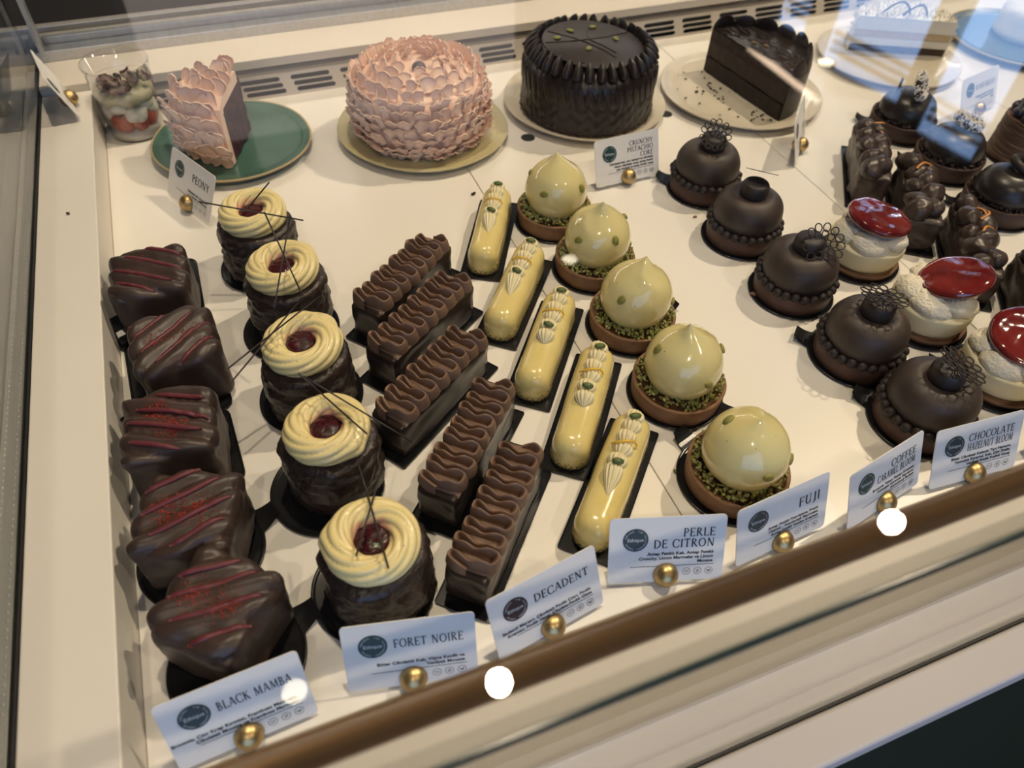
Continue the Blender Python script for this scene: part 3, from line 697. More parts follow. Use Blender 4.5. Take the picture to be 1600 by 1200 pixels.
def rect_board_me(w, l, rad=0.002):
    pts = rrect(w, l, rad, 4); n = len(pts); V = []
    pts = [(a, b - l / 2) for a, b in pts]
    for k, z in ((1.0, 0.0003), (1.0, 0.0022), (0.97, 0.0022), (0.95, 0.0012)): V += [(a - (a * (1 - k)), b - (b * (1 - k) * w / l), z) for a, b in pts]
    F = [tuple(range(n - 1, -1, -1))] + [(k * n + i, k * n + (i + 1) % n, (k + 1) * n + (i + 1) % n, (k + 1) * n + i) for k in range(3) for i in range(n)] + [tuple(range(3 * n, 4 * n))]
    return mesh('board', V, F, M['board'], False)
RECT = rect_board_me(0.044, 0.138); SQ = rect_board_me(0.080, 0.120, 0.010); SQ2 = rect_board_me(0.080, 0.080, 0.008)
def rect_board(label, x, y, rz, me=RECT, tab=None, grp='rectangular black cake boards'):
    t = thing('cake_board', label, 'cake board', (x, y, 0.0002), rz, grp)
    ob('board', me, t)
    if tab is not None: ob('tab', TABM, t, (tab[0], tab[1], 0.0003), (0, 0, tab[2]), tab[3] if len(tab) > 3 else None)
    return t
ORD = ['backmost', 'second from the back', 'middle', 'second from the front', 'frontmost']
PB = 0.0016   # resting height on a board

# ------------------------------------------------------------------ cherry cakes with cream swirl
def fr_body(P, th):
    sh = P.shape; V = P.reshape(-1, 3)
    R = np.hypot(V[:, 0], V[:, 1])
    d = fb(V, 40, 0.0028, 3, (1, 1, 2.6)) + fb(V, 130, 0.0020, 5, (1, 1, 1.8)) + fb(V, 280, 0.0009, 8)
    k = np.clip(R / 0.03, 0, 1)
    s = (R + d * k) / np.maximum(R, 1e-6)
    V = V.copy(); V[:, 0] *= s; V[:, 1] *= s; V[:, 2] += np.where(V[:, 2] > 0.045, fb(V, 90, 0.0008, 2), 0)
    return V.reshape(sh)
pr = [(0, 0), (0.0365, 0)] + [(0.0372, z) for z in np.linspace(0.004, 0.047, 20)] + [(0.0362, 0.051), (0.034, 0.054), (0.030, 0.0555), (0.02, 0.056), (0, 0.056)]
FN_BODY = mesh('cake_body', *lathe(pr, 90, fr_body), M['choc_wet'])
def rosette(seed, R0=0.0218, rx=0.0105, rz=0.0112, tail=0.6):
    rng = np.random.RandomState(seed); nu, nv = 150, 54
    th = np.linspace(0, 2 * PI, nu, endpoint=False)[:, None]; ph = np.linspace(0, 2 * PI, nv, endpoint=False)[None, :]
    n, m = 9, 7
    x = (n * ph - m * th + 0.5 * np.sin(th + seed)) / 2
    rr = 1 - 0.21 * (1 - np.abs(np.sin(x))) ** 1.6
    w = 1 + 0.05 * np.sin(th + seed) + 0.03 * np.sin(2 * th + 2 * seed)
    dt = (th - tail + PI) % (2 * PI) - PI
    ext = 0.0035 * np.exp(-(dt / 0.22) ** 2) * np.clip(np.cos(ph + 0.5), 0, 1)
    if seed == 3: ext = 0.0075 * np.exp(-(dt / 0.9) ** 2) * np.abs(np.sin(4 * dt)) ** 0.8 * np.clip(np.cos(ph + 0.4), 0, 1) ** 2
    rho = R0 * (1 + 0.03 * np.cos(th + 1.3 * seed)) + rx * w * rr * np.cos(ph) + ext
    z = rz * (1.0 + rr * w * np.sin(ph)) * np.where(np.sin(ph) < -0.35, 0.9, 1)
    z = np.maximum(z + 0.0012 * np.cos(th - tail), 0.0002)
    P = np.stack([rho * np.cos(th), rho * np.sin(th), z], -1)
    v, f = grid(P, cu=True, cv=True)
    return v, [q[::-1] for q in f]
def filling():
    def fr(P, th):
        V = P.reshape(-1, 3).copy(); V[:, 2] += fb(V, 420, 0.0010, 4) * (V[:, 2] > 0.004); return V.reshape(P.shape)
    return lathe([(0.0130, 0.001), (0.0128, 0.010), (0.0120, 0.0130), (0.0105, 0.0142), (0.0085, 0.0147), (0.006, 0.0149), (0.003, 0.0150), (0, 0.0150)], 28, fr)
FILL = mesh('cherry_filling', *filling(), M['cherry'])
FN = [(-0.002, 0.655, (-0.002, 0.655), [((0.041, 0.6045, 0.082), (-0.0441, 0.6374, 0.100)), ((-0.004, 0.650, 0.076), (0.0202, 0.6087 + 0.03, 0.106))]),
      (0.011, 0.563, (0.006, 0.552), [((0.0207, 0.509, 0.075), (0.0086, 0.5877, 0.110)), ((-0.0044, 0.5013, 0.075), (0.0285, 0.572, 0.112))]),
      (0.009, 0.461, (0.007, 0.462), [((-0.0496, 0.4441, 0.075), (0.0348, 0.4856, 0.092)), ((-0.0503, 0.4274, 0.075), (0.0181, 0.477, 0.100))]),
      (0.0095, 0.367, (-0.0005, 0.3612), [((0.0353, 0.3399, 0.0815), (0.0005, 0.418, 0.078)), ((0.0648, 0.3264, 0.075), (0.0033, 0.3929, 0.100))]),
      (0.018, 0.264, (0.0125, 0.2653), [((0.022, 0.2322, 0.0815), (0.0235, 0.3161, 0.079)), ((0.0051, 0.2474, 0.0815), (0.0385, 0.310, 0.079))])]
FNL = ['cherry-centred cream swirl cake beside the green plate, backmost of its row', 'cherry cake with two crossed sticks standing over its centre, second from back',
       'cherry cake whose sticks point left, pointed cream tails, middle of its row', 'cherry cake whose long sticks reach over the piped bar, second from front',
       'frontmost cherry cake with crossed sticks over its open red centre']
for i, (x, y, (bx, by), sticks) in enumerate(FN):
    round_board('black round board under the %s cherry cake' % ORD[i], bx, by, 0.045, grp='boards under the cherry cakes')
    t = thing('cherry_cream_cake', FNL[i], 'cake', (x, y, PB), i * 1.1, 'cherry cream swirl cakes')
    ob('cake_body', FN_BODY, t)
    rs = ob('cream_swirl', mesh('cream_swirl', *rosette(i + 1, tail=[1.0, -0.6, -1.2, 2.0, -1.6][i]), M['cream']), t, (0, 0, 0.0535))
    ob('cherry_filling', FILL, t, (0, 0, 0.0535 if i != 2 else 0.0550), (0, 0, i))
    inv = Matrix.Rotation(-i * 1.1, 3, 'Z')
    for k, (a, b) in enumerate(sticks):
        p = [inv @ (Vector(q) - Vector((x, y, PB))) for q in (a, b)]
        pts = [p[0].lerp(p[1], u) for u in np.linspace(0, 1, 5)]
        ob('chocolate_stick', mesh('chocolate_stick', *tube([tuple(q) for q in pts], 0.00072, 6), M['stick']), t)

# ------------------------------------------------------------------ raspberry striped cakes
def mamba(seed, half=0.035, H=0.058, pitch=0.0175, ang=0.6, amp=0.0052):
    hz = H / 2
    V, F = rbox(half, half, hz, 0.010, 26)
    V[:, 2] += hz
    d = np.array([math.cos(ang), math.sin(ang)])
    def top(x, y):
        q = (x * d[0] + y * d[1]) / pitch + 0.25 * seed
        return amp * (np.abs(np.sin(PI * q)) ** 0.8 - 0.5)
    k = np.clip((V[:, 2] - H * 0.55) / (H * 0.45), 0, 1)
    b = top(V[:, 0], V[:, 1])
    out = V.copy()
    out[:, 2] += b * k
    R = np.hypot(V[:, 0], V[:, 1]) + 1e-9
    side = k * (np.maximum(np.abs(V[:, 0]), np.abs(V[:, 1])) > half - 0.004)
    dr = (b * 0.9 * side + fb(V, 45, 0.0028, seed) * np.clip(V[:, 2] / H + 0.3, 0, 1) + fb(V, 130, 0.0007, seed + 3))
    flare = 1 + 0.06 * (1 - np.clip(V[:, 2] / 0.012, 0, 1))
    out[:, 0] = (V[:, 0] + V[:, 0] / R * dr) * flare; out[:, 1] = (V[:, 1] + V[:, 1] / R * dr) * flare
    out[:, 2] += fb(V, 40, 0.002, seed + 7) * k
    out[:, 2] = np.maximum(out[:, 2], 0.0)
    return out, F, top, d
def topz(Vt, x, y):
    m = Vt[:, 2] > 0.045
    D = (Vt[m][:, 0] - x) ** 2 + (Vt[m][:, 1] - y) ** 2
    k = np.argsort(D)[:4]; w = 1 / (D[k] + 1e-7)
    return float((Vt[m][k, 2] * w).sum() / w.sum())
MB = [(-0.104, 0.612, -0.06, 1.05, (-0.108, 0.631, 'sq', 0), 4, 0.0),
      (-0.0905, 0.515, 0.10, 2.15, (-0.1015, 0.529, 'sq', 0.05), 4, 0.3),
      (-0.1015, 0.4235, -0.08, 1.20, (-0.1010, 0.4300, 'sq2', 0.05), 4, 0.9),
      (-0.0965, 0.3380, -0.30, 2.10, (-0.100, 0.335, 'r', 0), 4, 1.0),
      (-0.0865, 0.2630, -0.75, 2.30, (-0.0865, 0.245, 'r', 0), 4, 0.7)]
MBL = ['raspberry-striped square chocolate cake, backmost at the left wall', 'lighter brown striped square cake with little red powder, second from back',
       'striped square cake with a red powder patch, middle of the left column', 'striped glossy square cake with red powder, second from front',
       'striped diamond-turned chocolate cake directly behind the front left card']
for i, (x, y, rz, ang, (bx, by, kind, brz), ns, dust) in enumerate(MB):
    if kind != 'r':
        rect_board('black rectangular board under the %s striped cake' % ORD[i], bx, by, brz, SQ if kind == 'sq' else SQ2, (-0.029, 0.054, 2.0, (1.1, 1.1, 3.0)) if i == 1 else ((-0.029, 0.034, 2.1, (0.9, 1.0, 2.6)) if i == 2 else None), 'boards under the striped cakes')
    else:
        round_board('black round board under the %s striped cake' % ORD[i], bx, by, 0.046, 0.3, 'boards under the striped cakes')
    t = thing('striped_chocolate_cake', MBL[i], 'cake', (x, y, PB), rz, 'raspberry striped chocolate cakes')
    V, F, top, d = mamba(i + 1, ang=ang, H=0.056, half=[0.0335, 0.0340, 0.0340, 0.0335, 0.0325][i])
    ob('cake_body', mesh('cake_body', V, F, M['mamba']), t)
    e = np.array([-d[1], d[0]]); rng = np.random.RandomState(10 + i)
    for k in range(ns):
        c = (k - (ns - 1) / 2) * 0.0160 + rng.uniform(-.002, .002)
        L0, L1 = (-0.030, 0.026) if k in (1, 2) else (-0.020, 0.018)
        pts = []
        for u in np.linspace(L0, L1, 26):
            px, py = d * c + e * u
            if max(abs(px), abs(py)) > 0.0325: continue
            pts.append((px + 0.0008 * math.sin(u * 150 + k), py, topz(V, px, py) + 0.0004))
        if len(pts) > 5:
            ob('raspberry_stripe', mesh('raspberry_stripe', *tube(pts, [0.0008 + 0.0014 * min(1, 5 * min(q, 1 - q) + .2) for q in np.linspace(0, 1, len(pts))], 7, flat=0.8), M['pink_stripe']), t)
    if True:
        pp = []
        for k in range(int(60 + 620 * dust)):
            s = rng.randint(0, 2)
            u = rng.normal(0, 0.006) + (0.010 if s else -0.006); c = rng.normal(0, 0.0055) + (0.006 if s else -0.006)
            if rng.rand() < 0.12: u *= 3; c *= 3
            px, py = d * c + e * u
            if max(abs(px), abs(py)) < 0.032: pp.append((px, py, topz(V, px, py) + 0.0003))
        q = ob('raspberry_powder', mesh('raspberry_powder', *bits(pp, 0.00062, i), M['red_dust'], False), t); q['kind'] = 'stuff'

# ------------------------------------------------------------------ piped chocolate bars
DEC_BASE = None
def frosting(seed, L=0.112, A=0.0146, cyc=8):
    """one ribbon of frosting piped in tight side-to-side folds over a low mound"""
    nq = 34 * cyc; q = np.linspace(0.5 * PI, 2 * PI * cyc + 0.5 * PI, nq); rng = np.random.RandomState(seed)
    u = np.linspace(0, 1, nq)
    wob = np.interp(q, np.arange(0, 2 * PI * (cyc + 2), PI), rng.uniform(0.92, 1.10, len(np.arange(0, 2 * PI * (cyc + 2), PI))))
    fade = np.clip(np.minimum(u, 1 - u) / 0.03, 0.35, 1)
    x = A * wob * np.cos(q) * fade
    y = (u - 0.5) * L + 0.0030 * np.sin(2 * q + 0.4) + 0.0012 * np.sin(q) + 0.0009 * np.sin(4 * q)
    T = np.stack([np.gradient(x), np.gradient(y)], 1); T /= np.linalg.norm(T, axis=1)[:, None]
    N = np.stack([-T[:, 1], T[:, 0]], 1)
    prof = [(-0.0037, 0.0), (-0.0034, 0.004), (-0.0025, 0.0080), (-0.0011, 0.0112), (-0.0003, 0.0130), (0.0003, 0.0130), (0.0011, 0.0112), (0.0023, 0.0080), (0.0033, 0.004), (0.0037, 0.0)]
    P = np.zeros((nq, len(prof), 3))
    side = np.abs(x) / A
    for j, (o, z) in enumerate(prof):
        zz = z * (0.93 + 0.10 * np.sin(q * 0.5 + seed)) * (0.80 + 0.22 * np.sin(PI * side) ** 2 - 0.08 * side ** 4) * (0.72 + 0.28 * fade) * 1.32
        k = (z / 0.013) ** 1.6
        P[:, j, 0] = x + N[:, 0] * o + k * 0.0016 * x / A
        P[:, j, 1] = y + N[:, 1] * o - k * (0.0030 - 0.0022 * side)
        P[:, j, 2] = zz
    a = grid(P)
    ns, nt = 50, 14; sg = np.linspace(-1, 1, ns)[:, None]; t = np.linspace(-1, 1, nt)[None, :]
    ar = np.clip(1 - np.abs(t) ** 3, 0, 1) * np.clip((1 - np.abs(sg)) / 0.05, 0, 1) ** 0.5
    m = grid(np.stack([t * 0.0165 + 0 * sg, sg * 0.056 + 0 * t, 0.0072 * ar], -1))
    return join([a, m])
v, f = rbox(0.0168, 0.0605, 0.0195, 0.0035, 14); v[:, 2] += 0.0195
v[:, 0] += fb(v, 90, 0.0012, 1) * np.sign(v[:, 0]); v[:, 1] += fb(v, 90, 0.001, 2) * np.sign(v[:, 1])
DEC_BASE = mesh('bar_base', v, f, M['bar'])
DEC = [(0.118, 0.5495, 51), (0.1182, 0.489, 53.8), (0.1053, 0.4151, 54.7), (0.1136, 0.3441, 43.3), (0.1116, 0.2753, 41.7)]
FROST = [mesh('piped_frosting', *frosting(k), M['frost']) for k in range(5)]
for i, (x, y, a) in enumerate(DEC):
    rz = -math.radians(a)
    rect_board('black rectangular board under the %s piped chocolate bar' % ORD[i], x, y, rz, grp='boards under the piped bars')
    t = thing('piped_chocolate_bar', '%s chocolate bar topped with wavy piped brown frosting' % ORD[i], 'cake', (x, y, PB), rz, 'piped chocolate bars')
    ob('bar_base', DEC_BASE, t)
    ob('piped_frosting', FROST[i], t, (0, 0, 0.0375))

# ------------------------------------------------------------------ yellow eclair bars
v, f = rbox(0.0162, 0.0635, 0.0155, 0.0150, 22); v[:, 2] = np.maximum(v[:, 2] * (1 + 0.0 * v[:, 2]) + 0.0155, 0.0)
zn = np.clip((0.0155 - v[:, 2]) / 0.0155, 0, 1); cy = np.clip(v[:, 1], -0.0473, 0.0473); dx, dy = v[:, 0], v[:, 1] - cy
dd = np.hypot(dx, dy) + 1e-9; kk = np.minimum(1 / np.sqrt(np.maximum(1 - zn ** 2, 0.05)), 0.0162 / dd); kk = np.where(zn > 0, np.maximum(kk, 1), 1)
v[:, 0] = dx * kk; v[:, 1] = cy + dy * kk
v[:, 0] += fb(v, 60, 0.0008, 4); v[:, 2] *= 1 + 0.04 * np.sin(v[:, 1] * 60)
PER_BODY = mesh('glazed_body', v, f, M['yellow'])
def dollop(tail):
    nu, nv = 26, 46
    u = np.linspace(0, 1, nu)[:, None]; a = np.linspace(-0.15 * PI, 1.15 * PI, nv)[None, :]
    L = 0.0150 + (0.010 if tail else 0)
    prof = (np.sin(PI * np.clip(u * (0.93 if tail else 1), 0, 1) ** (0.55 if tail else 0.72)) ** 0.7) * (1 - (0.35 * u if tail else 0.0))
    rib = 1 - 0.22 * (1 - np.abs(np.cos(a * 6.5))) ** 1.2
    r = prof * rib
    X = 0.0073 * r * np.cos(a); Z = 0.0070 * r * np.sin(a) + 0 * u; Y = L * (0.5 - u) + 0 * a
    return grid(np.stack([X, Y, Z], -1))
D_R = mesh('cream_dollop', *(lambda q: (q[0], [x[::-1] for x in q[1]]))(dollop(False)), M['ivory'])
D_T = mesh('cream_dollop', *(lambda q: (q[0], [x[::-1] for x in q[1]]))(dollop(True)), M['ivory'])
PIS = mesh('pistachio', *ell(0.0042, 0.0024, 0.0018, 12, 8), M['pist_dark'])
PEEL = mesh('lemon_peel', *tube([(0.0092 * math.cos(a), 0.0015 * math.sin(2 * a), 0.0092 * math.sin(a)) for a in np.linspace(0.15, PI - 0.15, 14)], 0.0010, 6, flat=0.6), M['peel'])
rng = np.random.RandomState(3)
pp = []
for k in range(760):
    y = rng.uniform(-0.062, 0.062); sd = rng.choice([-1, 1]); z = abs(rng.normal(0, 0.0022)) + 0.0006
    if rng.rand() < 0.5:
        a = rng.uniform(0, PI); ex = 0.0163 * math.cos(a); y = (-1 if rng.rand() < .65 else 1) * (0.0473 + 0.0164 * math.sin(a)); z = abs(rng.normal(0, 0.0038)) + 0.0006
        pp.append((ex, y, z)); continue
    pp.append((sd * 0.0162, y * 0.78, z))
SKIRT = mesh('crumb_skirt', *bits(pp, 0.0008, 5), M['crumb_brown'], False)
PER = [(0.2334, 0.6205, 29, 1), (0.2230, 0.5202, 38.3, 1), (0.2225, 0.4406, 37.5, 0), (0.2245, 0.3616, 37.8, 0), (0.2137, 0.2832, 43.5, 1)]
PERL = ['backmost yellow glazed eclair bar, beside the backmost cream dome', 'second yellow eclair bar from the back, long-tailed front dollop',
        'middle yellow eclair bar with ribbed dollops', 'second yellow eclair bar from the front, round front dollop', 'frontmost yellow glazed eclair bar behind the centre name card']
for i, (x, y, a, tail) in enumerate(PER):
    rz = -math.radians(a)
    rect_board('black rectangular board under the %s yellow eclair bar' % ORD[i], x, y, rz, grp='boards under the yellow bars')
    t = thing('lemon_eclair_bar', PERL[i], 'cake', (x, y, PB), rz, 'yellow eclair bars')
    ob('glazed_body', PER_BODY, t)
    q = ob('crumb_skirt', SKIRT, t); q['kind'] = 'stuff'
    ys = [0.051, 0.0395, 0.027, 0.0145, 0.002, -0.0105]
    for k, yy in enumerate(ys):
        last = k == len(ys) - 1
        ob('cream_dollop', D_T if (last and tail) else D_R, t, (0.0008 * ((k % 2) - .5), yy - (0.004 if last and tail else 0), 0.0308 - (0.0015 if k == 0 else 0)), (0.12, 0, 0.1 * ((k % 3) - 1)), (1.18, 1.12, 1.12))
    ob('pistachio', PIS, t, (0.001, 0.0465, 0.0395), (0.25, 0.1, 0.15 + 0.1 * i), (1.25, 1.2, 1.2))
    ob('pistachio', PIS, t, (0.001, -0.0025, 0.0395), (0.45, 0.2, -0.25 + 0.15 * i), (1.2, 1.2, 1.2))
    ob('lemon_peel', PEEL, t, (0, 0.0212 - 0.001 * (i % 2), 0.0300), (0.3, 0, 0.1 * (i - 2)), (1.1, 1.1, 1.1))

# ------------------------------------------------------------------ cream dome pistachio tarts
def shell_vf(r, h, t=0.003, fill=0.003, n=64, seed=1):
    def fr(P, th):
        V = P.reshape(-1, 3).copy(); d = fb(V, 60, 0.0006, seed); R = np.hypot(V[:, 0], V[:, 1]) + 1e-9
        V[:, 0] *= 1 + d / R * (R > 0.02); V[:, 1] *= 1 + d / R * (R > 0.02); return V.reshape(P.shape)
    return lathe([(0, 0), (r * 0.95, 0), (r * 0.97, 0.001), (r * 0.985, h * 0.5), (r, h - 0.001), (r - 0.0006, h), (r - t, h), (r - t - 0.0004, h - 0.0008), (r - t - 0.0006, h - fill), (0, h - fill)], n, fr)
TART = mesh('tart_shell', *shell_vf(0.0415, 0.0190), M['tart'])
def dome_vf(seed, R=0.0336, zc=0.0245):
    def fr(P, th):
        V = P.reshape(-1, 3).copy(); V[:, 2] += 0
        n = V.copy(); n[:, 2] -= zc; n /= np.linalg.norm(n, axis=1)[:, None] + 1e-9
        a = np.arctan2(V[:, 1], V[:, 0]); el = np.arccos(np.clip(n[:, 2], -1, 1))
        fold = 0.0016 * np.exp(-((((a - seed * 1.3 - 1.2 * el) + PI) % (2 * PI) - PI) / 0.35) ** 2) * np.exp(-((el - 0.55) / 0.45) ** 2)
        V += n * (fold + fb(V, 40, 0.0010, seed))[:, None]
        k = np.clip((V[:, 2] - zc - R) / 0.011, 0, 1)
        V[:, 0] += k * 0.0035 * math.cos(seed * 2.2); V[:, 1] += k * 0.0035 * math.sin(seed * 2.2)
        return V.reshape(P.shape)
    el = np.linspace(2.2, 0.85, 22)
    pr = [(R * math.sin(e), zc + R * math.cos(e)) for e in el]
    pk = 0.0115 if seed != 5 else 0.0065
    for e in np.linspace(0.82, 0.0, 22):
        k = (1 - e / 0.85) ** 2.6
        pr.append((R * math.sin(e) * (1 - 0.25 * k) , zc + R * math.cos(e) + pk * k))
    v, f = lathe(pr, 60, fr); return v, f
rng = np.random.RandomState(9); pp = []
for k in range(330):
    a = rng.uniform(0, 2 * PI); r = rng.uniform(0.0285, 0.0388); pp.append((r * math.cos(a), r * math.sin(a), 0.0178 + rng.uniform(0, 0.0075)))
PCR = mesh('pistachio_crumbs', *bits(pp, 0.0023, 6, 0.9), M['crumb_green'], False)
PNUT = mesh('pistachio', *ell(0.0052, 0.0036, 0.0019, 12, 8), M['pist'])
FU = [(0.3125, 0.6295, [(-.73, .44, .52), (-.70, -.61, .37), (.52, -.75, .41)]), (0.3190, 0.5385, [(-.84, -.38, .39), (.1, -.87, .48), (.81, -.03, .59)]),
      (0.3155, 0.4470, [(-.76, -.47, .44), (.80, -.60, .04)]), (0.3140, 0.3555, [(-.79, .16, .60), (.11, -.99, .12), (.86, -.25, .45)]), (0.3125, 0.2565, [(-.44, .40, .80), (-.10, -.97, .21), (.70, -.69, .17)])]
FUL = ['backmost glossy cream dome tart with pistachio ring', 'second cream dome tart from the back, with tall pointed tip', 'middle cream dome tart with folded glaze tip', 'second cream dome tart from the front, blunt tip', 'frontmost cream dome tart behind its name card, flattest tip']
for i, (x, y, nuts) in enumerate(FU):
    round_board('black round board under the %s cream dome tart' % ORD[i], x - 0.001, y, 0.0435 if i < 4 else 0.046, [None, None, 0.2, -0.9, 1.9][i], 'boards under the cream dome tarts')
    t = thing('cream_dome_tart', FUL[i], 'cake', (x, y, PB), 0, 'cream dome pistachio tarts')
    ob('tart_shell', TART, t, (0, 0, 0), (0, 0, i))
    q = ob('pistachio_crumbs', PCR, t, (0, 0, 0), (0, 0, i * 1.3)); q['kind'] = 'stuff'
    zc = 0.0395
    ob('glazed_dome', mesh('glazed_dome', *dome_vf(i + 1, 0.0335, zc), M['fuji']), t)
    for n in nuts:
        nv = Vector(n).normalized()
        ob('pistachio', PNUT, t, tuple(Vector((0, 0, zc)) + nv * 0.0340), (nv.to_track_quat('Z', 'Y') @ Euler((0, 0, 1.2 + i * .4 + n[0])).to_quaternion()).to_euler())

# ------------------------------------------------------------------ brown dome tarts with lattice
BSH = mesh('tart_shell', *shell_vf(0.0397, 0.0195, seed=3), M['choc_tart'])
def bun_fr(P, th):
    V = P.reshape(-1, 3).copy(); R = np.hypot(V[:, 0], V[:, 1]) + 1e-9; d = fb(V, 35, 0.0012, 5) * np.clip(R / .02, 0, 1); V[:, 0] *= 1 + d / R; V[:, 1] *= 1 + d / R; return V.reshape(P.shape)
BUN = mesh('velvet_dome', *lathe(spl([(0.026, 0.015), (0.0330, 0.0205), (0.0362, 0.030), (0.0355, 0.041), (0.0305, 0.0505), (0.0225, 0.0555), (0.0155, 0.0550), (0.009, 0.052), (0, 0.0515)], 5), 60, bun_fr), M['velvet'])
KNOB = mesh('knob', *lathe(spl([(0.0125, 0.050), (0.0142, 0.056), (0.0145, 0.063), (0.0132, 0.0680), (0.008, 0.0702), (0, 0.0706)], 4), 32), M['choc_knob'])
BEAD = mesh('bead', *ell(0.0050, 0.0050, 0.0047, 12, 8), M['bead'])
def lattice(R=0.0185, cup=0.0, seed=0):
    parts = []; rng = np.random.RandomState(seed)
    def loop(cx, cy, rx, ry, an, n=14):
        a = np.linspace(0, 2 * PI, n, endpoint=False); p = np.stack([rx * np.cos(a), ry * np.sin(a), 0 * a], 1) @ rot3('Z', an).T + np.array([cx, cy, 0])
        p[:, 2] = cup * (p[:, 0] ** 2 + p[:, 1] ** 2) / R ** 2 + rng.uniform(-.0003, .0003)
        parts.append(tube(p, 0.00062, 5, closed=True))
    for ring, (r, n, rx, ry) in enumerate(((0.22, 5, .17, .14), (0.52, 9, .18, .15), (0.83, 13, .20, .17))):
        for k in range(n):
            a = 2 * PI * (k + 0.5 * ring) / n + rng.uniform(-.06, .06)
            loop(R * r * math.cos(a), R * r * math.sin(a), R * rx, R * ry, a)
    v, f = ell(0.004, 0.004, 0.0008, 10, 6); parts.append((v, f))
    return join(parts)
LAT = [mesh('lattice_disc', *lattice(0.0170, 0.006, 1), M['stick']), mesh('lattice_disc', *lattice(0.0205, 0.0015, 2), M['stick'])]
def facing(n, tw=0.0):
    return (Vector(n).to_track_quat('Z', 'Y') @ Euler((0, 0, tw)).to_quaternion()).to_euler()
BL = [(0.5050, 0.6285, LAT[0], (-0.003, -0.004, 0.0715), facing((-0.40, -0.55, 0.62))), (0.4980, 0.5340, LAT[1], (0.009, 0.007, 0.0752), facing((0.34, 0.36, 0.86))),
      (0.4965, 0.4370, LAT[1], (0.0060, -0.0110, 0.0660), facing((-0.20, -0.62, 0.66), 0.4)), (0.4995, 0.3385, LAT[1], (0.001, 0.001, 0.0725), facing((0.16, 0.14, 0.95))),
      (0.5010, 0.2535, LAT[1], (0.004, -0.004, 0.0722), facing((0.32, -0.10, 0.9)))]
BLL = ['backmost brown velvet dome tart, lattice disc standing up on its knob', 'brown dome tart whose thin disc is seen edge-on, second from back', 'brown dome tart with lattice leaning on the side of its knob, middle',
       'brown dome tart with flat lattice disc, second from front', 'frontmost brown dome tart with tilted lattice, behind two name cards']
for i, (x, y, lm, lp, lr) in enumerate(BL):
    round_board('black round board under the %s brown dome tart' % ORD[i], x + 0.0015 * (i == 0), y, 0.0435, [2.4, None, None, 2.3, 2.2][i], 'boards under the brown dome tarts')
    t = thing('brown_dome_tart', BLL[i], 'cake', (x, y, PB), i * 0.7, 'brown velvet dome tarts')
    ob('tart_shell', BSH, t); ob('velvet_dome', BUN, t); ob('knob', KNOB, t, (0, 0, 0))
    if i == 1:
        a = np.linspace(0, 2 * PI, 20, endpoint=False)
        lm = mesh('chocolate_disc', *join([lathe([(0, 0), (0.017, 0.0003), (0.0175, 0.0006), (0.017, 0.0009), (0, 0.0007)], 28)]), M['stick'])
    iv = Matrix.Rotation(-i * 0.7, 3, 'Z')
    ob('lattice_disc', lm, t, tuple(iv @ Vector(lp)), (iv @ lr.to_matrix()).to_euler())
    for k in range(26):
        a = 2 * PI * k / 26; rr = 0.0372 + 0.0005 * math.sin(k * 2.7)
        ob('bead', BEAD, t, (rr * math.cos(a), rr * math.sin(a), 0.0215 + 0.0006 * math.sin(k * 1.9)), None or (0, 0, 0))

# ------------------------------------------------------------------ white cakes with a red glazed disc
BIS = mesh('biscuit_base', *shell_vf(0.0400, 0.0060, 0.004, 0.0004, seed=6), M['biscuit'])
def cup_fr(P, th):
    V = P.reshape(-1, 3).copy(); a = np.arctan2(V[:, 1], V[:, 0]); k = np.clip(V[:, 2] / 0.03, 0, 1)
    s = 1 + 0.045 * k * np.abs(np.cos(2.5 * a)) - 0.02 * k
    V[:, 0] *= s; V[:, 1] *= s; return V.reshape(P.shape)
MCUP = mesh('mousse_cup', *lathe(spl([(0, 0.0058), (0.030, 0.006), (0.0350, 0.009), (0.0375, 0.017), (0.0385, 0.026), (0.036, 0.031), (0.02, 0.033), (0, 0.033)], 5), 70, cup_fr), M['white_mousse'])
def lobe_vf(seed):
    v, f = ell(0.0170, 0.0205, 0.0115, 26, 18)
    v = v + vnorm(v, f) * (fb(v, 130, 0.0022, seed) + fb(v, 380, 0.0014, seed + 2) + fb(v, 900, 0.0006, seed + 4))[:, None]
    return v, f
LOBE = [mesh('coconut_lobe', *lobe_vf(k), M['coconut']) for k in range(3)]
def rdisc_fr(P, th):
    V = P.reshape(-1, 3).copy(); V[:, 2] += fb(V, 55, 0.0020, 2) * (V[:, 2] > 0.004); return V.reshape(P.shape)
RDISC = mesh('red_glazed_disc', *lathe(spl([(0, -0.006), (0.024, -0.0058), (0.0315, -0.002), (0.0328, 0.002), (0.0305, 0.0052), (0.024, 0.0068), (0.016, 0.0072), (0.008, 0.0068), (0, 0.0066)], 5), 60, rdisc_fr), M['red_glaze'])
WH = [(0.6000, 0.4575, 0.02, 0.12, (0.002, 0.000, 0.0515)), (0.5985, 0.3560, -0.10, 0.34, (0.010, -0.002, 0.0520)), (0.6080, 0.2680, 0.04, 0.20, (0.003, 0.000, 0.0520))]
WHL = ['white coconut cake with level red glazed disc, backmost of three', 'white coconut cake with strongly tilted red disc, middle of three', 'white coconut cake with red disc at the right edge, frontmost of three']
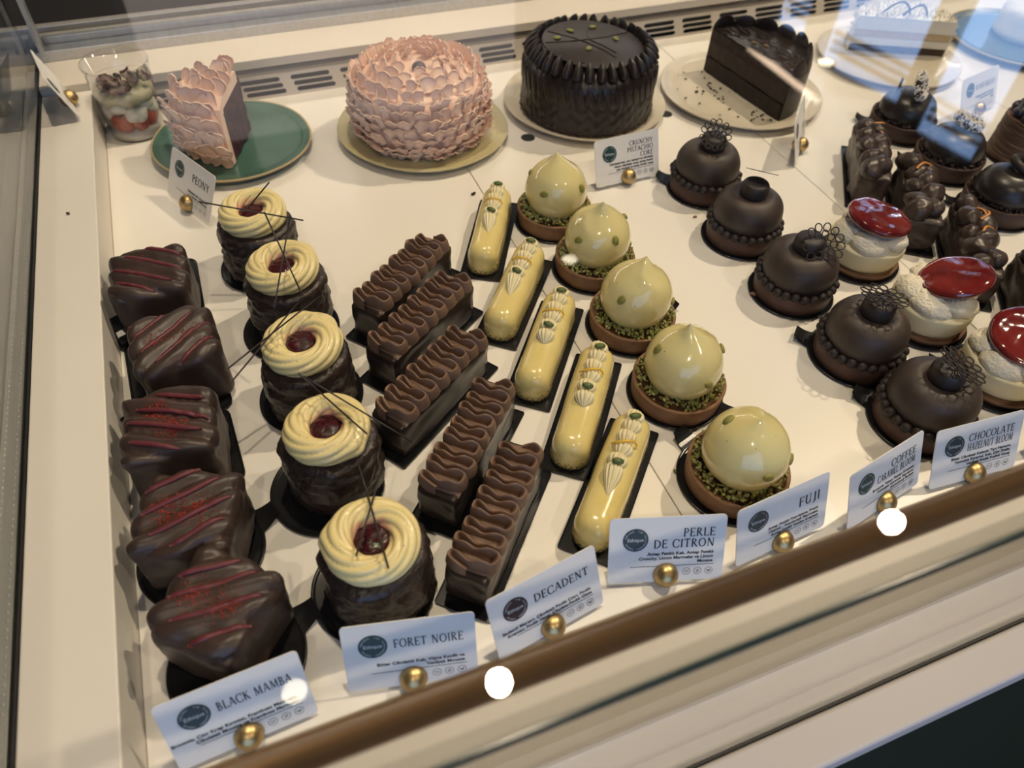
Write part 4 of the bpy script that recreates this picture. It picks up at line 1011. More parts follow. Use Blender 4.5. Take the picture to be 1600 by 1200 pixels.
for i, (x, y, rx, ry, dp) in enumerate(WH):
    round_board('black round board under the %s red-topped white cake' % ['backmost', 'middle', 'frontmost'][i], x - 0.003, y + 0.001, 0.0450, [None, 2.5, 2.45][i], 'boards under the white cakes')
    t = thing('red_disc_cake', WHL[i], 'cake', (x, y, PB), 0, 'white cakes with red discs')
    ob('biscuit_base', BIS, t); ob('mousse_cup', MCUP, t, (0, 0, 0), (0, 0, i))
    for k in range(5):
        a = 2 * PI * k / 5 + i + 0.2
        ob('coconut_lobe', LOBE[k % 3], t, (0.0215 * math.cos(a), 0.0215 * math.sin(a), 0.0350), (0.25 * math.sin(a), -0.25 * math.cos(a), a))
    ob('red_glazed_disc', RDISC, t, dp, (rx, ry, i * 2.0))

# ------------------------------------------------------------------ chocolate bars with nuts and orange peel
v, f = rbox(0.0182, 0.0620, 0.0190, 0.004, 18); v[:, 2] += 0.0190
nn = vnorm(v, f); v = v + nn * (fb(v, 70, 0.0026, 4) + fb(v, 180, 0.0012, 6))[:, None]; v[:, 2] = np.maximum(v[:, 2], 0)
NB = mesh('bar_base', v, f, M['nut_choc'])
def lump(seed):
    v, f = ell(0.0118, 0.0138, 0.0105, 20, 14)
    return v + vnorm(v, f) * (fb(v, 150, 0.0018, seed) + fb(v, 60, 0.0034, seed))[:, None], f
LUMP = [mesh('chocolate_nut', *lump(k), M['nut_choc']) for k in range(4)]
def opeel(seed, L=0.024):
    rng = np.random.RandomState(seed); u = np.linspace(0, 1, 14); c = rng.uniform(0.4, 1.0) * (1 if seed % 2 else -1)
    P = np.stack([L * (u - .5), 0.006 * c * np.sin(PI * u), 0.004 * np.sin(PI * u)], 1)
    return tube(P, 0.0015, 6, flat=0.55)
OP = [mesh('orange_peel', *opeel(k), M['peel2']) for k in range(4)]
NUTB = [(0.702, 0.585, [(0.004, 0.052, 0.045, 0.5), (0.010, 0.022, 0.046, 1.9)]), (0.698, 0.4985, [(0.002, 0.030, 0.049, 0.6)]),
        (0.694, 0.4090, [(0.000, 0.030, 0.048, 2.2), (0.004, -0.004, 0.049, 0.9), (0.003, 0.026, 0.050, 1.2)]), (0.694, 0.3180, [(0.004, 0.022, 0.048, 0.9)])]
NL = ['backmost nut-topped chocolate bar beside the ring tart', 'nut-topped chocolate bar behind the first red disc, second from back', 'nut-topped bar with crossed orange peel strips, third from back', 'nut-topped bar cut by the right edge, frontmost']
for i, (x, y, peels) in enumerate(NUTB):
    rz = -math.radians(36)
    rect_board('black rectangular board under the %s nut-topped bar' % ['backmost', 'second', 'third', 'frontmost'][i], x + 0.004, y, rz, grp='boards under the nut bars')
    t = thing('nut_chocolate_bar', NL[i], 'cake', (x + 0.004, y, PB), rz, 'nut topped chocolate bars')
    ob('bar_base', NB, t, (0, 0, 0), (0, 0, PI * (i % 2)))
    rng = np.random.RandomState(30 + i)
    for k in range(9):
        sx = 1 if k % 2 else -1
        ob('chocolate_nut', LUMP[(k + i) % 4], t, (sx * 0.0072 + rng.uniform(-.002, .002), -0.051 + k * 0.0128 + rng.uniform(-.003, .003), 0.0395 + rng.uniform(0, 0.004)), (rng.uniform(-.5, .5), rng.uniform(-.5, .5), rng.uniform(-1.5, 1.5)), [rng.uniform(.8, 1.15)] * 3)
    for k, (px, py, pz, pa) in enumerate(peels):
        ob('orange_peel', OP[(k + i) % 4], t, (px, py, pz), (0.1, 0.1, pa))

# ------------------------------------------------------------------ dark tarts with sprinkled ring
CSH = mesh('tart_shell', *shell_vf(0.0415, 0.0215, seed=8), M['choc_tart2'])
TD = mesh('chocolate_dome', *lathe(spl([(0.030, 0.018), (0.0345, 0.024), (0.0345, 0.034), (0.029, 0.045), (0.019, 0.0515), (0.008, 0.0535), (0, 0.054)], 5), 56), pm('satin_chocolate', (0.022, 0.017, 0.016), 0.34, bump=0.05, bscale=300))
rng = np.random.RandomState(4); pp = []
for k in range(240):
    a = rng.uniform(0, 2 * PI); r = rng.uniform(0.0335, 0.0395); pp.append((r * math.cos(a), r * math.sin(a), 0.0205 + rng.uniform(0, 0.005)))
NIB = mesh('cocoa_nibs', *bits(pp, 0.0017, 7), M['nib'], False)
tor = [(0.0105 * math.cos(a), 0.0105 * math.sin(a), 0) for a in np.linspace(0, 2 * PI, 28, endpoint=False)]
RING = mesh('chocolate_ring', *tube(tor, 0.0040, 12, closed=True), M['choc_knob'])
pp = []
for k in range(620):
    a = rng.uniform(0, 2 * PI); b = rng.uniform(-0.9, PI + 0.9); r = 0.0105 + 0.0045 * math.cos(b); pp.append((r * math.cos(a), r * math.sin(a), 0.0045 * math.sin(b)))
SPR = mesh('sprinkles', *bits(pp, 0.0013, 8), M['sprinkle'], False)
TT = [(0.8290, 0.6630, (-0.006, -0.010, 0.066), (1.15, 0.25, 0.5), True), (0.8215, 0.5705, (0.010, 0.004, 0.0585), (0.12, 0.22, 0.0), True), (0.8140, 0.4780, (0.006, 0.000, 0.0580), (0.2, 0.3, 0.0), False)]
TL = ['dark tart with an upright white-sprinkled chocolate ring, backmost', 'dark tart with a flat white-sprinkled ring, in the window reflection', 'dark dome tart with plain chocolate ring at the right edge']
for i, (x, y, rp, rr, sp) in enumerate(TT):
    round_board('black round board under the %s ring tart' % ['backmost', 'middle', 'frontmost'][i], x, y, 0.0435, [2.3, 2.45, 2.5][i], 'boards under the ring tarts')
    t = thing('ring_tart', TL[i], 'cake', (x, y, PB), i * 1.0, 'dark tarts with chocolate rings')
    ob('tart_shell', CSH, t); ob('chocolate_dome', TD, t); q = ob('cocoa_nibs', NIB, t); q['kind'] = 'stuff'
    iv = Matrix.Rotation(-i * 1.0, 3, 'Z'); E3 = (iv @ Euler(rr).to_matrix()).to_euler()
    g = ob('chocolate_ring', RING, t, tuple(iv @ Vector(rp)), E3, (1.2, 1.2, 1.2))
    if sp:
        q = ob('sprinkles', SPR, g); q['kind'] = 'stuff'
    if i == 0:
        cp = [tuple(Vector((-0.028 + 0.026 * u, 0.004 + 0.02 * u, 0.050 + 0.016 * math.sin(PI * min(1, u * 1.1))))) for u in np.linspace(0, 1, 14)]
        ob('chocolate_curl', mesh('chocolate_curl', *tube(cp, 0.0014, 7), M['choc_knob']), t)

# thread-wrapped cake with blueberries
round_board('black round board under the thread-wrapped blueberry cake', 0.9340, 0.5620, 0.040)
t = thing('thread_wrapped_cake', 'round milk chocolate thread-wrapped cake topped with blueberries', 'cake', (0.9340, 0.5620, PB))
def wr_fr(P, th):
    V = P.reshape(-1, 3).copy(); R = np.hypot(V[:, 0], V[:, 1]) + 1e-9
    d = 0.0007 * np.sin(V[:, 2] * 1700 + 3 * np.sin(np.arctan2(V[:, 1], V[:, 0]) * 2)) + fb(V, 60, 0.0012, 3, (1, 1, 4))
    s = 1 + d / R * (R > 0.02); V[:, 0] *= s; V[:, 1] *= s; return V.reshape(P.shape)
ob('thread_wrap', mesh('thread_wrap', *lathe([(0, 0), (0.0365, 0)] + [(0.0372 - 0.002 * (z / .05), z) for z in np.linspace(0.002, 0.052, 70)] + [(0.032, 0.0535), (0.028, 0.049), (0, 0.049)], 60, wr_fr), M['wrap']), t)
BB = mesh('blueberry', *lathe([(0, -0.0072), (0.004, -0.006), (0.0068, -0.003), (0.0074, 0.0), (0.0068, 0.0035), (0.0045, 0.0062), (0.0028, 0.0068), (0.0022, 0.0058), (0, 0.0056)], 18), M['berry'])
rng = np.random.RandomState(2)
for k, (a, r) in enumerate([(0, 0)] + [(q * PI / 3, 0.0150) for q in range(6)] + [(q * 2 * PI / 10 + .2, 0.0265) for q in range(10)]):
    ob('blueberry', BB, t, (r * math.cos(a), r * math.sin(a), 0.0575 + (0.004 if r < 0.016 else 0)), (rng.uniform(-.6, .6), rng.uniform(-.6, .6), 0))

# ------------------------------------------------------------------ plates
def plate(label, x, y, r, mat, rim=None, h=0.012, sc=(1, 1, 1)):
    t = thing('plate', label, 'plate', (x, y, 0.0003), 0.4)
    t.scale = sc
    pr = spl([(0, 0.0), (r * 0.55, 0.0), (r * 0.6, 0.0012), (r * 0.85, 0.0042), (r * 0.985, 0.0090)], 4).tolist()
    top = spl([(r * 0.975, 0.0118), (r * 0.9, 0.0105), (r * 0.75, 0.0090), (0, 0.0088)], 4).tolist()
    edge = spl([(r * 0.985, 0.0090), (r, 0.0108), (r * 0.995, 0.0122), (r * 0.975, 0.0118)], 4).tolist()
    wob = lambda P, th: P * (1 + 0.012 * np.sin(2 * th + r * 40) + 0.006 * np.sin(5 * th))[:, None, None] ** np.array([1, 1, 0])
    if rim is None:
        ob('dish', mesh('dish', *lathe(pr + edge[1:] + top[1:], 72, wob), mat), t)
    else:
        ob('dish', mesh('dish', *lathe(pr, 72, wob), mat), t); ob('well', mesh('well', *lathe(top, 72, wob), mat), t); ob('rim', mesh('rim', *lathe(edge, 72, wob), rim), t)
    return t
PZ = 0.0096
plate('dark green glazed plate with tan rim under the cake slice', -0.0015, 0.8972, 0.0944, M['plate_green'], M['plate_rim'])
plate('olive yellow plate under the whole pink cake', 0.2285, 0.8560, 0.1075, M['plate_yellow'])
plate('cream stoneware plate under the whole chocolate cake', 0.4541, 0.8550, 0.1085, M['plate_cream'])
plate('cream stoneware plate with crumbs under the halved chocolate cake', 0.6747, 0.8127, 0.1103, M['plate_cream'])
plate('cream plate under the white coconut cake, in the window reflection', 0.9488, 0.8321, 0.1030, M['plate_cream'])
plate('dark green plate at the top right corner', 1.1979, 0.8190, 0.1080, M['plate_blue'], M['plate_rim'])

# ------------------------------------------------------------------ whole pink cake
def petal_vf(w=0.0095, l=0.0165, curl=0.006, seed=0):
    nu, nv = 7, 7
    P = np.zeros((nu, nv, 3))
    for i in range(nu):
        u = i / (nu - 1); ww = w * (0.45 + 0.75 * u) * math.sqrt(max(0.0, 1 - max(0, (u - 0.62) / 0.40) ** 2.2))
        for j in range(nv):
            q = -1 + 2 * j / (nv - 1)
            P[i, j] = (q * ww, l * u, 0.0012 + curl * u * u * (1.0) + 0.0032 * (1 - q * q) - 0.0035 * (1 - q * q) * u * 1.5)
    v, f = grid(P)
    n = vnorm(v, f); v2 = v - n * 0.0016
    bnd = [j for j in range(nv)] + [i * nv + nv - 1 for i in range(1, nu)] + [(nu - 1) * nv + j for j in range(nv - 2, -1, -1)] + [i * nv for i in range(nu - 2, 0, -1)]
    N = len(v); F = f + [tuple(N + x for x in q[::-1]) for q in f] + [(bnd[(k + 1) % len(bnd)], bnd[k], N + bnd[k], N + bnd[(k + 1) % len(bnd)]) for k in range(len(bnd))]
    v3 = np.concatenate([v, v2]); v3[:, 0] += 0.0012 * math.sin(seed * 3) * (v3[:, 1] / l) ** 2
    return v3, F
PET = [mesh('petal', *petal_vf(0.0082 + 0.0004 * (k % 3), 0.0165 + 0.0008 * (k % 2), 0.0045 + 0.0008 * k, k), M['pink']) for k in range(4)]
def frame_rot(up, out):
    """x sideways, y along up, z along out"""
    y = Vector(up).normalized(); z = (Vector(out) - y * Vector(out).dot(y)).normalized(); x = y.cross(z)
    return Matrix((x, y, z)).transposed().to_euler()
t = thing('pink_petal_cake', 'whole round pink cake covered with piped petals', 'cake', (0.2240, 0.8470, PZ + 0.001))
def prof_pt(s):  # outline of the cake, s from foot to top centre
    P = spl([(0.068, 0.000), (0.0765, 0.016), (0.0790, 0.038), (0.0765, 0.058), (0.067, 0.0705), (0.052, 0.0765), (0.034, 0.0785), (0.014, 0.0780)], 10)
    d = np.concatenate([[0], np.cumsum(np.hypot(*np.diff(P, axis=0).T))]); d /= d[-1]
    r = np.interp(s, d, P[:, 0]); z = np.interp(s, d, P[:, 1]); e = 0.01
    r2 = np.interp(min(1, s + e), d, P[:, 0]); z2 = np.interp(min(1, s + e), d, P[:, 1])
    r1 = np.interp(max(0, s - e), d, P[:, 0]); z1 = np.interp(max(0, s - e), d, P[:, 1])
    tv = np.array([r2 - r1, z2 - z1]); tv /= np.linalg.norm(tv)
    return r, z, tv
ob('cake_body', mesh('cake_body', *lathe([(0, 0)] + [prof_pt(s)[:2] for s in np.linspace(0, 1, 24)] + [(0, 0.0775)], 60), M['pink']), t)
rng = np.random.RandomState(11); cnt = 0
for s, n in ((0.015, 32), (0.095, 34), (0.175, 34), (0.255, 34), (0.335, 34), (0.415, 33), (0.50, 31), (0.585, 26), (0.675, 19), (0.765, 13), (0.86, 7)):
    r, z, tv = prof_pt(s)
    for k in range(n):
        a = 2 * PI * (k + 0.5 * (cnt % 2)) / n + rng.uniform(-.05, .05); ca, sa = math.cos(a), math.sin(a)
        up = Vector((tv[0] * ca, tv[0] * sa, tv[1])); out = Vector((tv[1] * ca, tv[1] * sa, -tv[0]))
        up2 = up + Vector((-sa, ca, 0)) * rng.uniform(-.5, .3) + out * ((0.10 if s < .5 else 0.75) + rng.uniform(-.1, .25))
        ob('petal', PET[rng.randint(4)], t, tuple(Vector((r * ca, r * sa, z)) - out * 0.0012), frame_rot(up2, out), [rng.uniform(.88, 1.12)] * 3)
    cnt += 1
ob('berry', mesh('berry', *ell(0.0085, 0.0085, 0.0075, 14, 10), M['purple']), t, (0.001, -0.002, 0.0800))

# ------------------------------------------------------------------ pink cake slice on the green plate
t = thing('red_velvet_slice', 'wedge of dark red sponge cake in pink petal frosting', 'cake', (0.0230, 0.9100, PZ + 0.0015))
def wedge(r, a0, a1, h, n=20, r_in=0.0):
    V = [(0, 0, 0), (0, 0, h)]; A = np.linspace(a0, a1, n)
    for a in A: V += [(r * math.cos(a), r * math.sin(a), 0), (r * math.cos(a), r * math.sin(a), h)]
    F = [(0, 2, 3, 1), (1, 2 * n + 1, 2 * n, 0)]
    for i in range(n - 1):
        b = 2 + 2 * i; F += [(b, b + 2, b + 3, b + 1), (1, b + 1, b + 3), (0, b + 2, b)]
    return np.array(V, float), F
def dense(V, F, k, disp, seed):
    bm = bmesh.new(); vs = [bm.verts.new(p) for p in V]
    for q in F: bm.faces.new([vs[i] for i in q])
    bmesh.ops.recalc_face_normals(bm, faces=bm.faces)
    bmesh.ops.triangulate(bm, faces=bm.faces)
    bmesh.ops.subdivide_edges(bm, edges=bm.edges, cuts=k, use_grid_fill=True)
    bm.normal_update()
    for vtx in bm.verts:
        d = noise.noise(vtx.co * 90 + Vector((seed, 0, 0))) * disp + noise.noise(vtx.co * 260) * disp * 0.5
        vtx.co += vtx.normal * d
    v = np.array([q.co[:] for q in bm.verts]); bm.verts.index_update(); f = [tuple(x.index for x in q.verts) for q in bm.faces]
    bm.free(); return v, f
A0, A1 = math.radians(186), math.radians(247)
v, f = wedge(0.070, A0, A1, 0.068, 8); v, f = dense(v, f, 6, 0.0035, 2)
ob('sponge', mesh('sponge', v, f, M['redvelvet'], False), t)
# frosting shell: outer wall and top layer
P = []
for a in np.linspace(A0, A1 + 0.01, 24):
    row = []
    for (r, z) in [(0.071, 0), (0.079, 0.0), (0.083, 0.02), (0.083, 0.05), (0.078, 0.068), (0.064, 0.076), (0.03, 0.079), (0.006, 0.078), (0.006, 0.066), (0.068, 0.064), (0.071, 0.05), (0.071, 0)]:
        row.append((r * math.cos(a), r * math.sin(a), z))
    P.append(row)
v, f = grid(np.array(P)); f = f + [tuple(range(0, 11)), tuple(range(23 * 12 + 10, 23 * 12 - 1, -1))]
ob('frosting', mesh('frosting', v, f, M['pink'], False), t)
P2 = [mesh('petal', *petal_vf(0.0100 + 0.0004 * k, 0.0195, 0.006 + 0.001 * k, k + 4), M['pink2'] if k % 2 else M['pink']) for k in range(4)]
rng = np.random.RandomState(5)
for r, z, tr, tz, n in ((0.079, 0.000, .2, 1, 6), (0.083, 0.013, .1, 1, 7), (0.084, 0.027, 0, 1, 7), (0.083, 0.041, -.1, 1, 7), (0.080, 0.054, -.3, 1, 6), (0.074, 0.064, -.6, .9, 6), (0.061, 0.072, -1, .7, 5), (0.046, 0.075, -1, .7, 4), (0.030, 0.077, -1, .7, 3), (0.018, 0.078, -1, .7, 2)):
    for k in range(n):
        a = A0 + (A1 - A0) * (k + 0.5 + rng.uniform(-.2, .2)) / n; ca, sa = math.cos(a), math.sin(a)
        nrm = Vector((ca, sa, 0)) * tz + Vector((0, 0, 1)) * (-tr)
        up = Vector((ca * tr, sa * tr, tz)) + Vector((-sa, ca, 0)) * rng.uniform(-.7, .3)
        ob('petal', P2[rng.randint(4)], t, (r * ca, r * sa, z), frame_rot(up, nrm), [rng.uniform(.9, 1.2)] * 3)

# ------------------------------------------------------------------ whole chocolate cake
t = thing('chocolate_ruffle_cake', 'whole dark chocolate cake with a chocolate disc on top', 'cake', (0.4490, 0.8390, PZ + 0.001))
def rf_fr(P, th):
    V = P.reshape(-1, 3).copy(); a = np.arctan2(V[:, 1], V[:, 0]); R = np.hypot(V[:, 0], V[:, 1]) + 1e-9
    k = np.clip((R - 0.06) / 0.02, 0, 1)
    d = 0.0007 * (np.abs(np.sin(26 * a + 55 * V[:, 2])) - .5) + 0.0004 * np.sin(V[:, 2] * 420 + 2 * np.sin(26 * a)) + fb(V, 60, 0.0012, 2)
    s = 1 + d * k / R; V[:, 0] *= s; V[:, 1] *= s
    return V.reshape(P.shape)
ob('cake_body', mesh('cake_body', *lathe([(0, 0), (0.084, 0)] + [(0.0862, z) for z in np.linspace(0.003, 0.058, 26)] + [(0.0845, 0.062), (0.081, 0.068), (0.075, 0.0735), (0.068, 0.0765), (0.05, 0.0775), (0, 0.0775)], 260, rf_fr), M['cake_choc']), t)
def tooth(seed):
    v, f = lathe(spl([(0, 0), (0.0072, 0.0015), (0.0070, 0.008), (0.0046, 0.015), (0.0014, 0.0195), (0, 0.0203)], 3), 12)
    v[:, 0] *= 0.85; v[:, 1] *= 1.25; v[:, 1] -= 0.012 * (v[:, 2] / 0.016) ** 2 * 0.35; v[:, 0] += 0.002 * math.sin(seed) * (v[:, 2] / 0.016)
    return v, f
TOO = [mesh('ruffle', *tooth(k), M['cake_choc']) for k in range(3)]
for k in range(34):
    a = 2 * PI * k / 34
    ob('ruffle', TOO[k % 3], t, (0.0765 * math.cos(a), 0.0765 * math.sin(a), 0.0700), Euler((0.05, 0, a - PI / 2)))
RUF = mesh('side_ruffle', *(lambda q: (q[0] * np.array([0.0046, 0.0014, 0.0130]), q[1]))(ell(1, 1, 1, 10, 8)), M['cake_choc'])
for k in range(46):
    a = 2 * PI * (k + .5) / 46
    ob('side_ruffle', RUF, t, (0.0865 * math.cos(a), 0.0865 * math.sin(a), 0.0500), Euler((0, 0.28, a - PI / 2)))
dp = ob('top_disc', mesh('top_disc', *lathe([(0, 0), (0.0638, 0), (0.0645, 0.0006), (0.0645, 0.0016), (0.0638, 0.0022), (0, 0.0022)], 72), M['disc']), t, (-0.001, -0.004, 0.0815), (0.035, 0.05, 0))
for pts in ([(-.060, .012), (-.02, .010), (.02, .012), (.060, .020)], [(-.045, .040), (-.015, .012), (.005, -.020), (.012, -.042)], [(.006, .030), (.000, .010), (.010, -.010), (.018, -.030)], [(-.034, -.048), (-.038, -.038), (-.030, -.025)]):
    ob('chocolate_line', mesh('chocolate_line', *tube([(x, y, 0.0026) for x, y in spl(pts, 5)], 0.0006, 5), M['stick']), dp)
for (x, y, a) in ((-0.041, 0.020, 0.3), (-0.013, -0.014, 0.7), (0.034, 0.004, 1.4), (0.018, 0.040, 0.2), (-0.016, 0.036, 2.4)):
    ob('pistachio', PNUT, dp, (x, y, 0.0032), (0, 0, a))
rng = np.random.RandomState(8); pp = []
for k in range(900):
    a = rng.uniform(0, 2 * PI); pp.append(((0.0855 + rng.uniform(0, .003)) * math.cos(a), (0.0855 + rng.uniform(0, .003)) * math.sin(a), abs(rng.normal(0, 0.0042)) + .0005))
q = ob('crumb_band', mesh('crumb_band', *bits(pp, 0.0011, 9), pm('brown_crumbs', (0.085, 0.050, 0.026), 0.6, var=(0.15, 0.09, 0.045), vscale=200), False), t); q['kind'] = 'stuff'

# ------------------------------------------------------------------ halved chocolate cake
t = thing('halved_chocolate_cake', 'half of a tall dark chocolate cake, cut face forward', 'cake', (0.6660, 0.8000, PZ), math.radians(-82.8))
def half_body(r, h, z0=0.0, n=34):
    A = np.linspace(0, PI, n); V = []
    for a in A: V += [(r * math.cos(a), r * math.sin(a), z0), (r * math.cos(a), r * math.sin(a), h - 0.004), ((r - 0.002) * math.cos(a), (r - 0.002) * math.sin(a), h)]
    F = []
    for i in range(n - 1):
        b = 3 * i; F += [(b, b + 3, b + 4, b + 1), (b + 1, b + 4, b + 5, b + 2)]
    F += [tuple(3 * i + 2 for i in range(n)), tuple(3 * i for i in range(n - 1, -1, -1)), (0, 1, 2, 3 * n - 1, 3 * n - 2, 3 * n - 3)]
    return np.array(V, float), F
ob('cake_body', mesh('cake_body', *half_body(0.0800, 0.060), M['cake_choc'], False), t)
n = 40
def cutslab(z0, z1, mat, name, off=0.0012, seed=1):
    xs = np.linspace(-0.078, 0.078, n); zs = np.linspace(z0, z1, 8); P = np.zeros((n, 8, 3))
    for i in range(n):
        for j in range(8):
            P[i, j] = (xs[i], -off + 0.0016 * noise.noise(Vector((xs[i] * 110, zs[j] * 110, seed))), zs[j])
    ob(name, mesh(name, *grid(P), mat), t)
cutslab(0.001, 0.022, M['cake_cut'], 'cut_sponge', 0.0020, 1); cutslab(0.0225, 0.044, M['mousse_cut'], 'cut_mousse', 0.0008, 4); cutslab(0.0445, 0.059, M['cake_cut'], 'cut_top_layer', 0.0014, 7)
SL = mesh('chocolate_slab', *(lambda q: (q[0] * np.array([0.0165, 0.0024, 0.0165]), q[1]))(ell(1, 1, 1, 18, 12)), M['cake_choc'])
for k in range(8):
    a = PI * (k + 0.5) / 8
    ob('chocolate_slab', SL, t, (0.0765 * math.cos(a), 0.0765 * math.sin(a), 0.0595 + 0.001 * (k % 2)), Euler((0.12, 0, a - PI / 2)))
rng = np.random.RandomState(6); parts = []
for k in range(70):
    x = rng.uniform(-.06, .062); y = rng.uniform(0.004, 0.045); a = rng.uniform(-.6, .6); L = rng.uniform(.006, .016)
    z = 0.0605 + rng.uniform(0, .004)
    parts.append(tube([(x - L * math.cos(a), y - L * math.sin(a), z), (x, y, z + .001), (x + L * math.cos(a), y + L * math.sin(a), z + rng.uniform(-.001, .002))], 0.0006, 5))
q = ob('chocolate_shavings', mesh('chocolate_shavings', *join(parts), M['nut_choc']), t); q['kind'] = 'stuff'
for x, y in ((-0.01, 0.012), (0.004, 0.02)):
    ob('almond', mesh('almond', *ell(0.004, 0.0028, 0.002, 10, 8), M['crumb_brown']), t, (x, y, 0.0645), (0.2, 0.1, 0.6))
rng = np.random.RandomState(12); pp = []
for k in range(90):
    a = rng.uniform(1.9, 5.0); r = rng.uniform(0.01, 0.092)
    if rng.rand() < .5: a = rng.uniform(4.3, 5.2); r = rng.uniform(.06, .09)
    pp.append((0.6747 + r * math.cos(a), 0.8127 + r * math.sin(a), PZ + 0.0010 + 0.0012 * (r > .085)))
pp = [p for p in pp if (p[0] - 0.666) + 0.125 * (p[1] - 0.8) < -0.008]
cr = ob('chocolate_crumbs', mesh('chocolate_crumbs', *bits(pp, 0.0027, 3, 0.45), M['cake_cut'], False)); cr['kind'] = 'stuff'
tag(cr, 'dark crumbs scattered on the cream plate by the halved cake', 'crumbs')

# ------------------------------------------------------------------ white coconut cake
t = thing('coconut_cake', 'half of a white coconut layer cake with a curl on top', 'cake', (0.9620, 0.8330, PZ), math.radians(-27))
ob('cake_body', mesh('cake_body', *half_body(0.0720, 0.052), M['white_cream'], False), t)
for k, (z0, z1, mt, nm) in enumerate(((0.002, 0.012, 'brown_sponge', 'cut_base'), (0.0125, 0.023, 'white_cream', 'cut_cream'), (0.0235, 0.033, 'sponge', 'cut_sponge'), (0.0335, 0.050, 'white_cream', 'cut_cream'))):
    xs = np.linspace(-0.070, 0.070, 30); zs = np.linspace(z0, z1, 5); P = np.array([[(x, -0.001 + 0.0012 * noise.noise(Vector((x * 120, z * 120, k))), z) for z in zs] for x in xs])
    ob(nm, mesh(nm, *grid(P), M[mt]), t)
rng = np.random.RandomState(20); parts = []
for k in range(700):
    a = rng.uniform(0.0, PI)
    if rng.rand() < .5:
        p = np.array([0.072 * math.cos(a), 0.072 * math.sin(a), rng.uniform(0.002, 0.052)]); d = np.array([math.cos(a), math.sin(a), rng.uniform(-.2, .9)])
    else:
        r = 0.071 * math.sqrt(rng.rand()); p = np.array([r * math.cos(a), r * math.sin(a), 0.052]); d = np.array([rng.uniform(-.7, .7), rng.uniform(-.7, .7), 1])
    d = d + rng.uniform(-.4, .4, 3); d /= np.linalg.norm(d); L = rng.uniform(.004, .009); s = np.cross(d, rng.uniform(-1, 1, 3)); s /= np.linalg.norm(s) + 1e-9; s *= 0.0011
    e = np.cross(d, s)
    parts.append((np.array([p - s, p + s, p + e, p + d * L]), [(0, 1, 3), (1, 2, 3), (2, 0, 3)]))
q = ob('coconut_shreds', mesh('coconut_shreds', *join(parts), M['coconut'], False), t); q['kind'] = 'stuff'
for rr_, px in ((0.020, -0.016), (0.017, 0.012)):
    cp = [(px + rr_ * math.cos(a), 0.012 + 0.006 * math.sin(2 * a), 0.052 + 0.9 * rr_ * math.sin(a)) for a in np.linspace(-0.1, PI + 0.1, 18)]
    ob('chocolate_curl', mesh('chocolate_curl', *tube(cp, 0.0015, 6), M['stick']), t)

# cream cake at the top right corner
t = thing('cream_cake', 'pale cream cake piece on the top right dark plate', 'cake', (1.2150, 0.8250, PZ), 0.3)
def cc_fr(P, th):
    V = P.reshape(-1, 3).copy(); V += np.stack([fb(V, 50, 0.003, 1), fb(V, 50, 0.003, 2), fb(V, 50, 0.003, 3)], 1) * (V[:, 2:3] > 0.004); return V.reshape(P.shape)
ob('cake_body', mesh('cake_body', *lathe(spl([(0, 0), (0.046, 0), (0.048, 0.02), (0.046, 0.038), (0.036, 0.046), (0.018, 0.049), (0, 0.050)], 4), 40, cc_fr), M['white_cream']), t)
ob('cream_peak', mesh('cream_peak', *lathe(spl([(0.014, 0.047), (0.012, 0.055), (0.005, 0.062), (0, 0.066)], 4), 20), M['white_cream']), t)

# ------------------------------------------------------------------ dessert cup on the left
t = thing('dessert_cup', 'clear cup of strawberries and cream topped with dried herbs', 'dessert cup', (-0.1085, 0.9740, 0.0002))
ob('cup', mesh('cup', *lathe([(0, 0.0), (0.0318, 0.0), (0.0325, 0.001), (0.0345, 0.045), (0.0372, 0.086), (0.0385, 0.0865), (0.0385, 0.088), (0.0365, 0.0878), (0.0338, 0.045), (0.0316, 0.0018), (0, 0.0015)], 48), M['cup']), t)
ob('inner_rim', mesh('inner_rim', *tube([(0.0352 * math.cos(a), 0.0352 * math.sin(a), 0.066) for a in np.linspace(0, 2 * PI, 40, endpoint=False)], 0.0005, 5, closed=True), M['cup']), t)
def lay_fr(P, th):
    V = P.reshape(-1, 3).copy(); V[:, 2] += fb(V, 90, 0.004, 3) * (V[:, 2] > 0.004); return V.reshape(P.shape)
ob('cream_base', mesh('cream_base', *lathe([(0, 0.002), (0.0308, 0.002), (0.0312, 0.008), (0.028, 0.010), (0.015, 0.011), (0, 0.011)], 30, lay_fr), M['white_cream']), t)
def straw():
    v, f = lathe(spl([(0, 0), (0.006, 0.002), (0.0095, 0.009), (0.0085, 0.017), (0.004, 0.021), (0, 0.022)], 3), 14); v[:, 1] *= 0.6; return v, f
ST = mesh('strawberry', *straw(), M['strawberry'])
for k in range(9):
    a = 2 * PI * k / 9 + 0.2
    ob('strawberry', ST, t, (0.0225 * math.cos(a), 0.0225 * math.sin(a), 0.009), Euler((0.15 * math.sin(k), 0.35 * math.cos(2 * k), a - PI / 2)))
def blob(seed):
    v, f = ell(0.0105, 0.0105, 0.0085, 16, 10); return v + vnorm(v, f) * fb(v, 110, 0.003, seed)[:, None], f
BLB = [mesh('cream_dollop', *blob(k), M['white_cream']) for k in range(3)]
rng = np.random.RandomState(14)
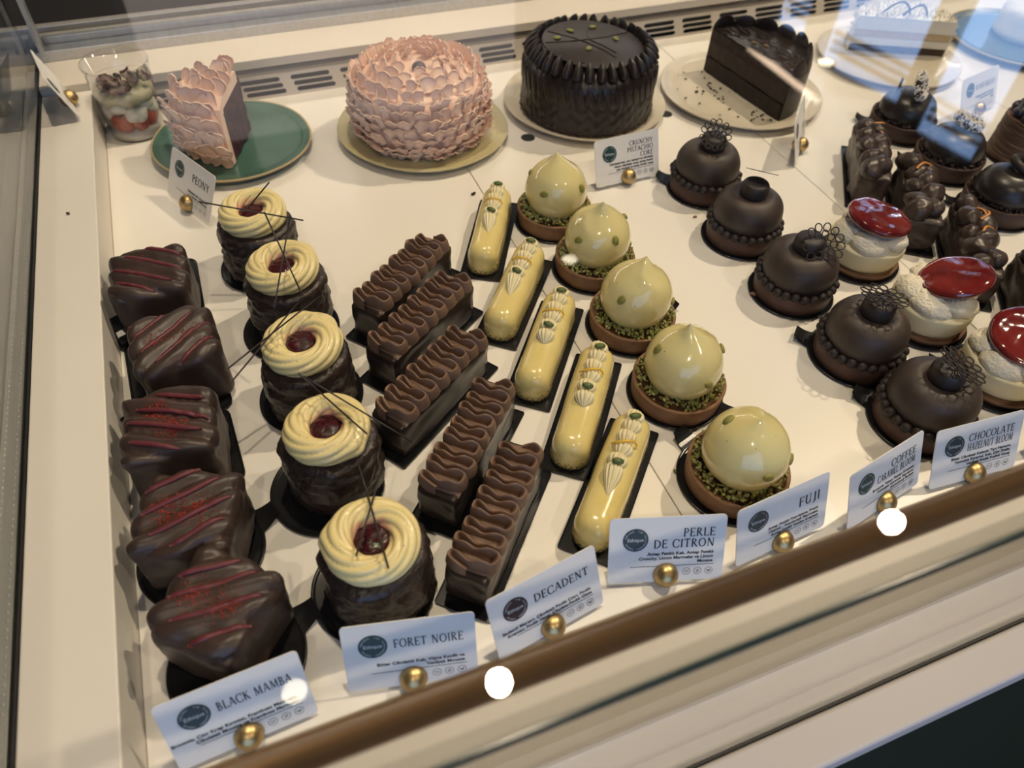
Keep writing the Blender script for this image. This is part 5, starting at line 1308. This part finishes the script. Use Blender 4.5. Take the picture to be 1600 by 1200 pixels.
for k in range(17):
    a = 2.4 * k; r = 0.0215 if k < 12 else 0.009; z = 0.031 + 0.012 * (k % 2) + (0.004 if k > 11 else 0)
    ob('cream_dollop', BLB[k % 3], t, (r * math.cos(a), r * math.sin(a), z), (k, k * .7, a))
ob('syrup_layer', mesh('syrup_layer', *lathe([(0, 0.046), (0.0325, 0.047), (0.0330, 0.056), (0.02, 0.058), (0, 0.058)], 36, lay_fr), pm('pale_cream_layer', (0.55, 0.50, 0.30), 0.4, var=(0.68, 0.62, 0.46), vscale=60)), t)
lf = mesh('herb_leaf', *petal_vf(0.0045, 0.013, 0.004, 1), M['herb']); lf2 = mesh('flower_petal', *petal_vf(0.0045, 0.011, 0.005, 2), M['herb2'])
for k in range(34):
    a = rng.uniform(0, 2 * PI); r = 0.026 * math.sqrt(rng.rand())
    ob('herb_leaf' if k % 2 else 'flower_petal', lf if k % 2 else lf2, t, (r * math.cos(a), r * math.sin(a), 0.060 + rng.uniform(0, .006)), (rng.uniform(-.5, .8), rng.uniform(-.6, .6), rng.uniform(0, 6.28)))

# ------------------------------------------------------------------ a few fallen crumbs on the deck
for (x, y, s, mt, lab) in ((0.4565, 0.4455, 0.0040, 'tart', 'elongated tan nut crumb beside the middle brown dome board'), (0.4685, 0.5820, 0.0026, 'tart', 'small tan crumb left of the second brown dome board'),
                           (0.2705, 0.2790, 0.0022, 'pist_dark', 'green pistachio bit between the yellow bar and cream dome'), (0.4670, 0.4180, 0.0014, 'cake_cut', 'tiny dark crumb in front of the middle brown dome'),
                           (0.2440, 0.7060, 0.0035, 'cake_cut', 'dark crumb behind the backmost yellow bar'), (-0.1745, 0.7430, 0.0022, 'cake_cut', 'thin dark fleck on the left white ledge')):
    z = 0.0447 if x < -0.15 else 0.0
    v, f = ell(s, s * 0.55, s * 0.5, 8, 6); v = v + vnorm(v, f) * fb(v, 400, s * 0.35, 3)[:, None]; v[:, 2] -= v[:, 2].min()
    o = ob('crumb', mesh('crumb', v, f, M[mt], False), None, (x, y, z + 0.0001), (0, 0, x * 40)); tag(o, lab, 'crumb')
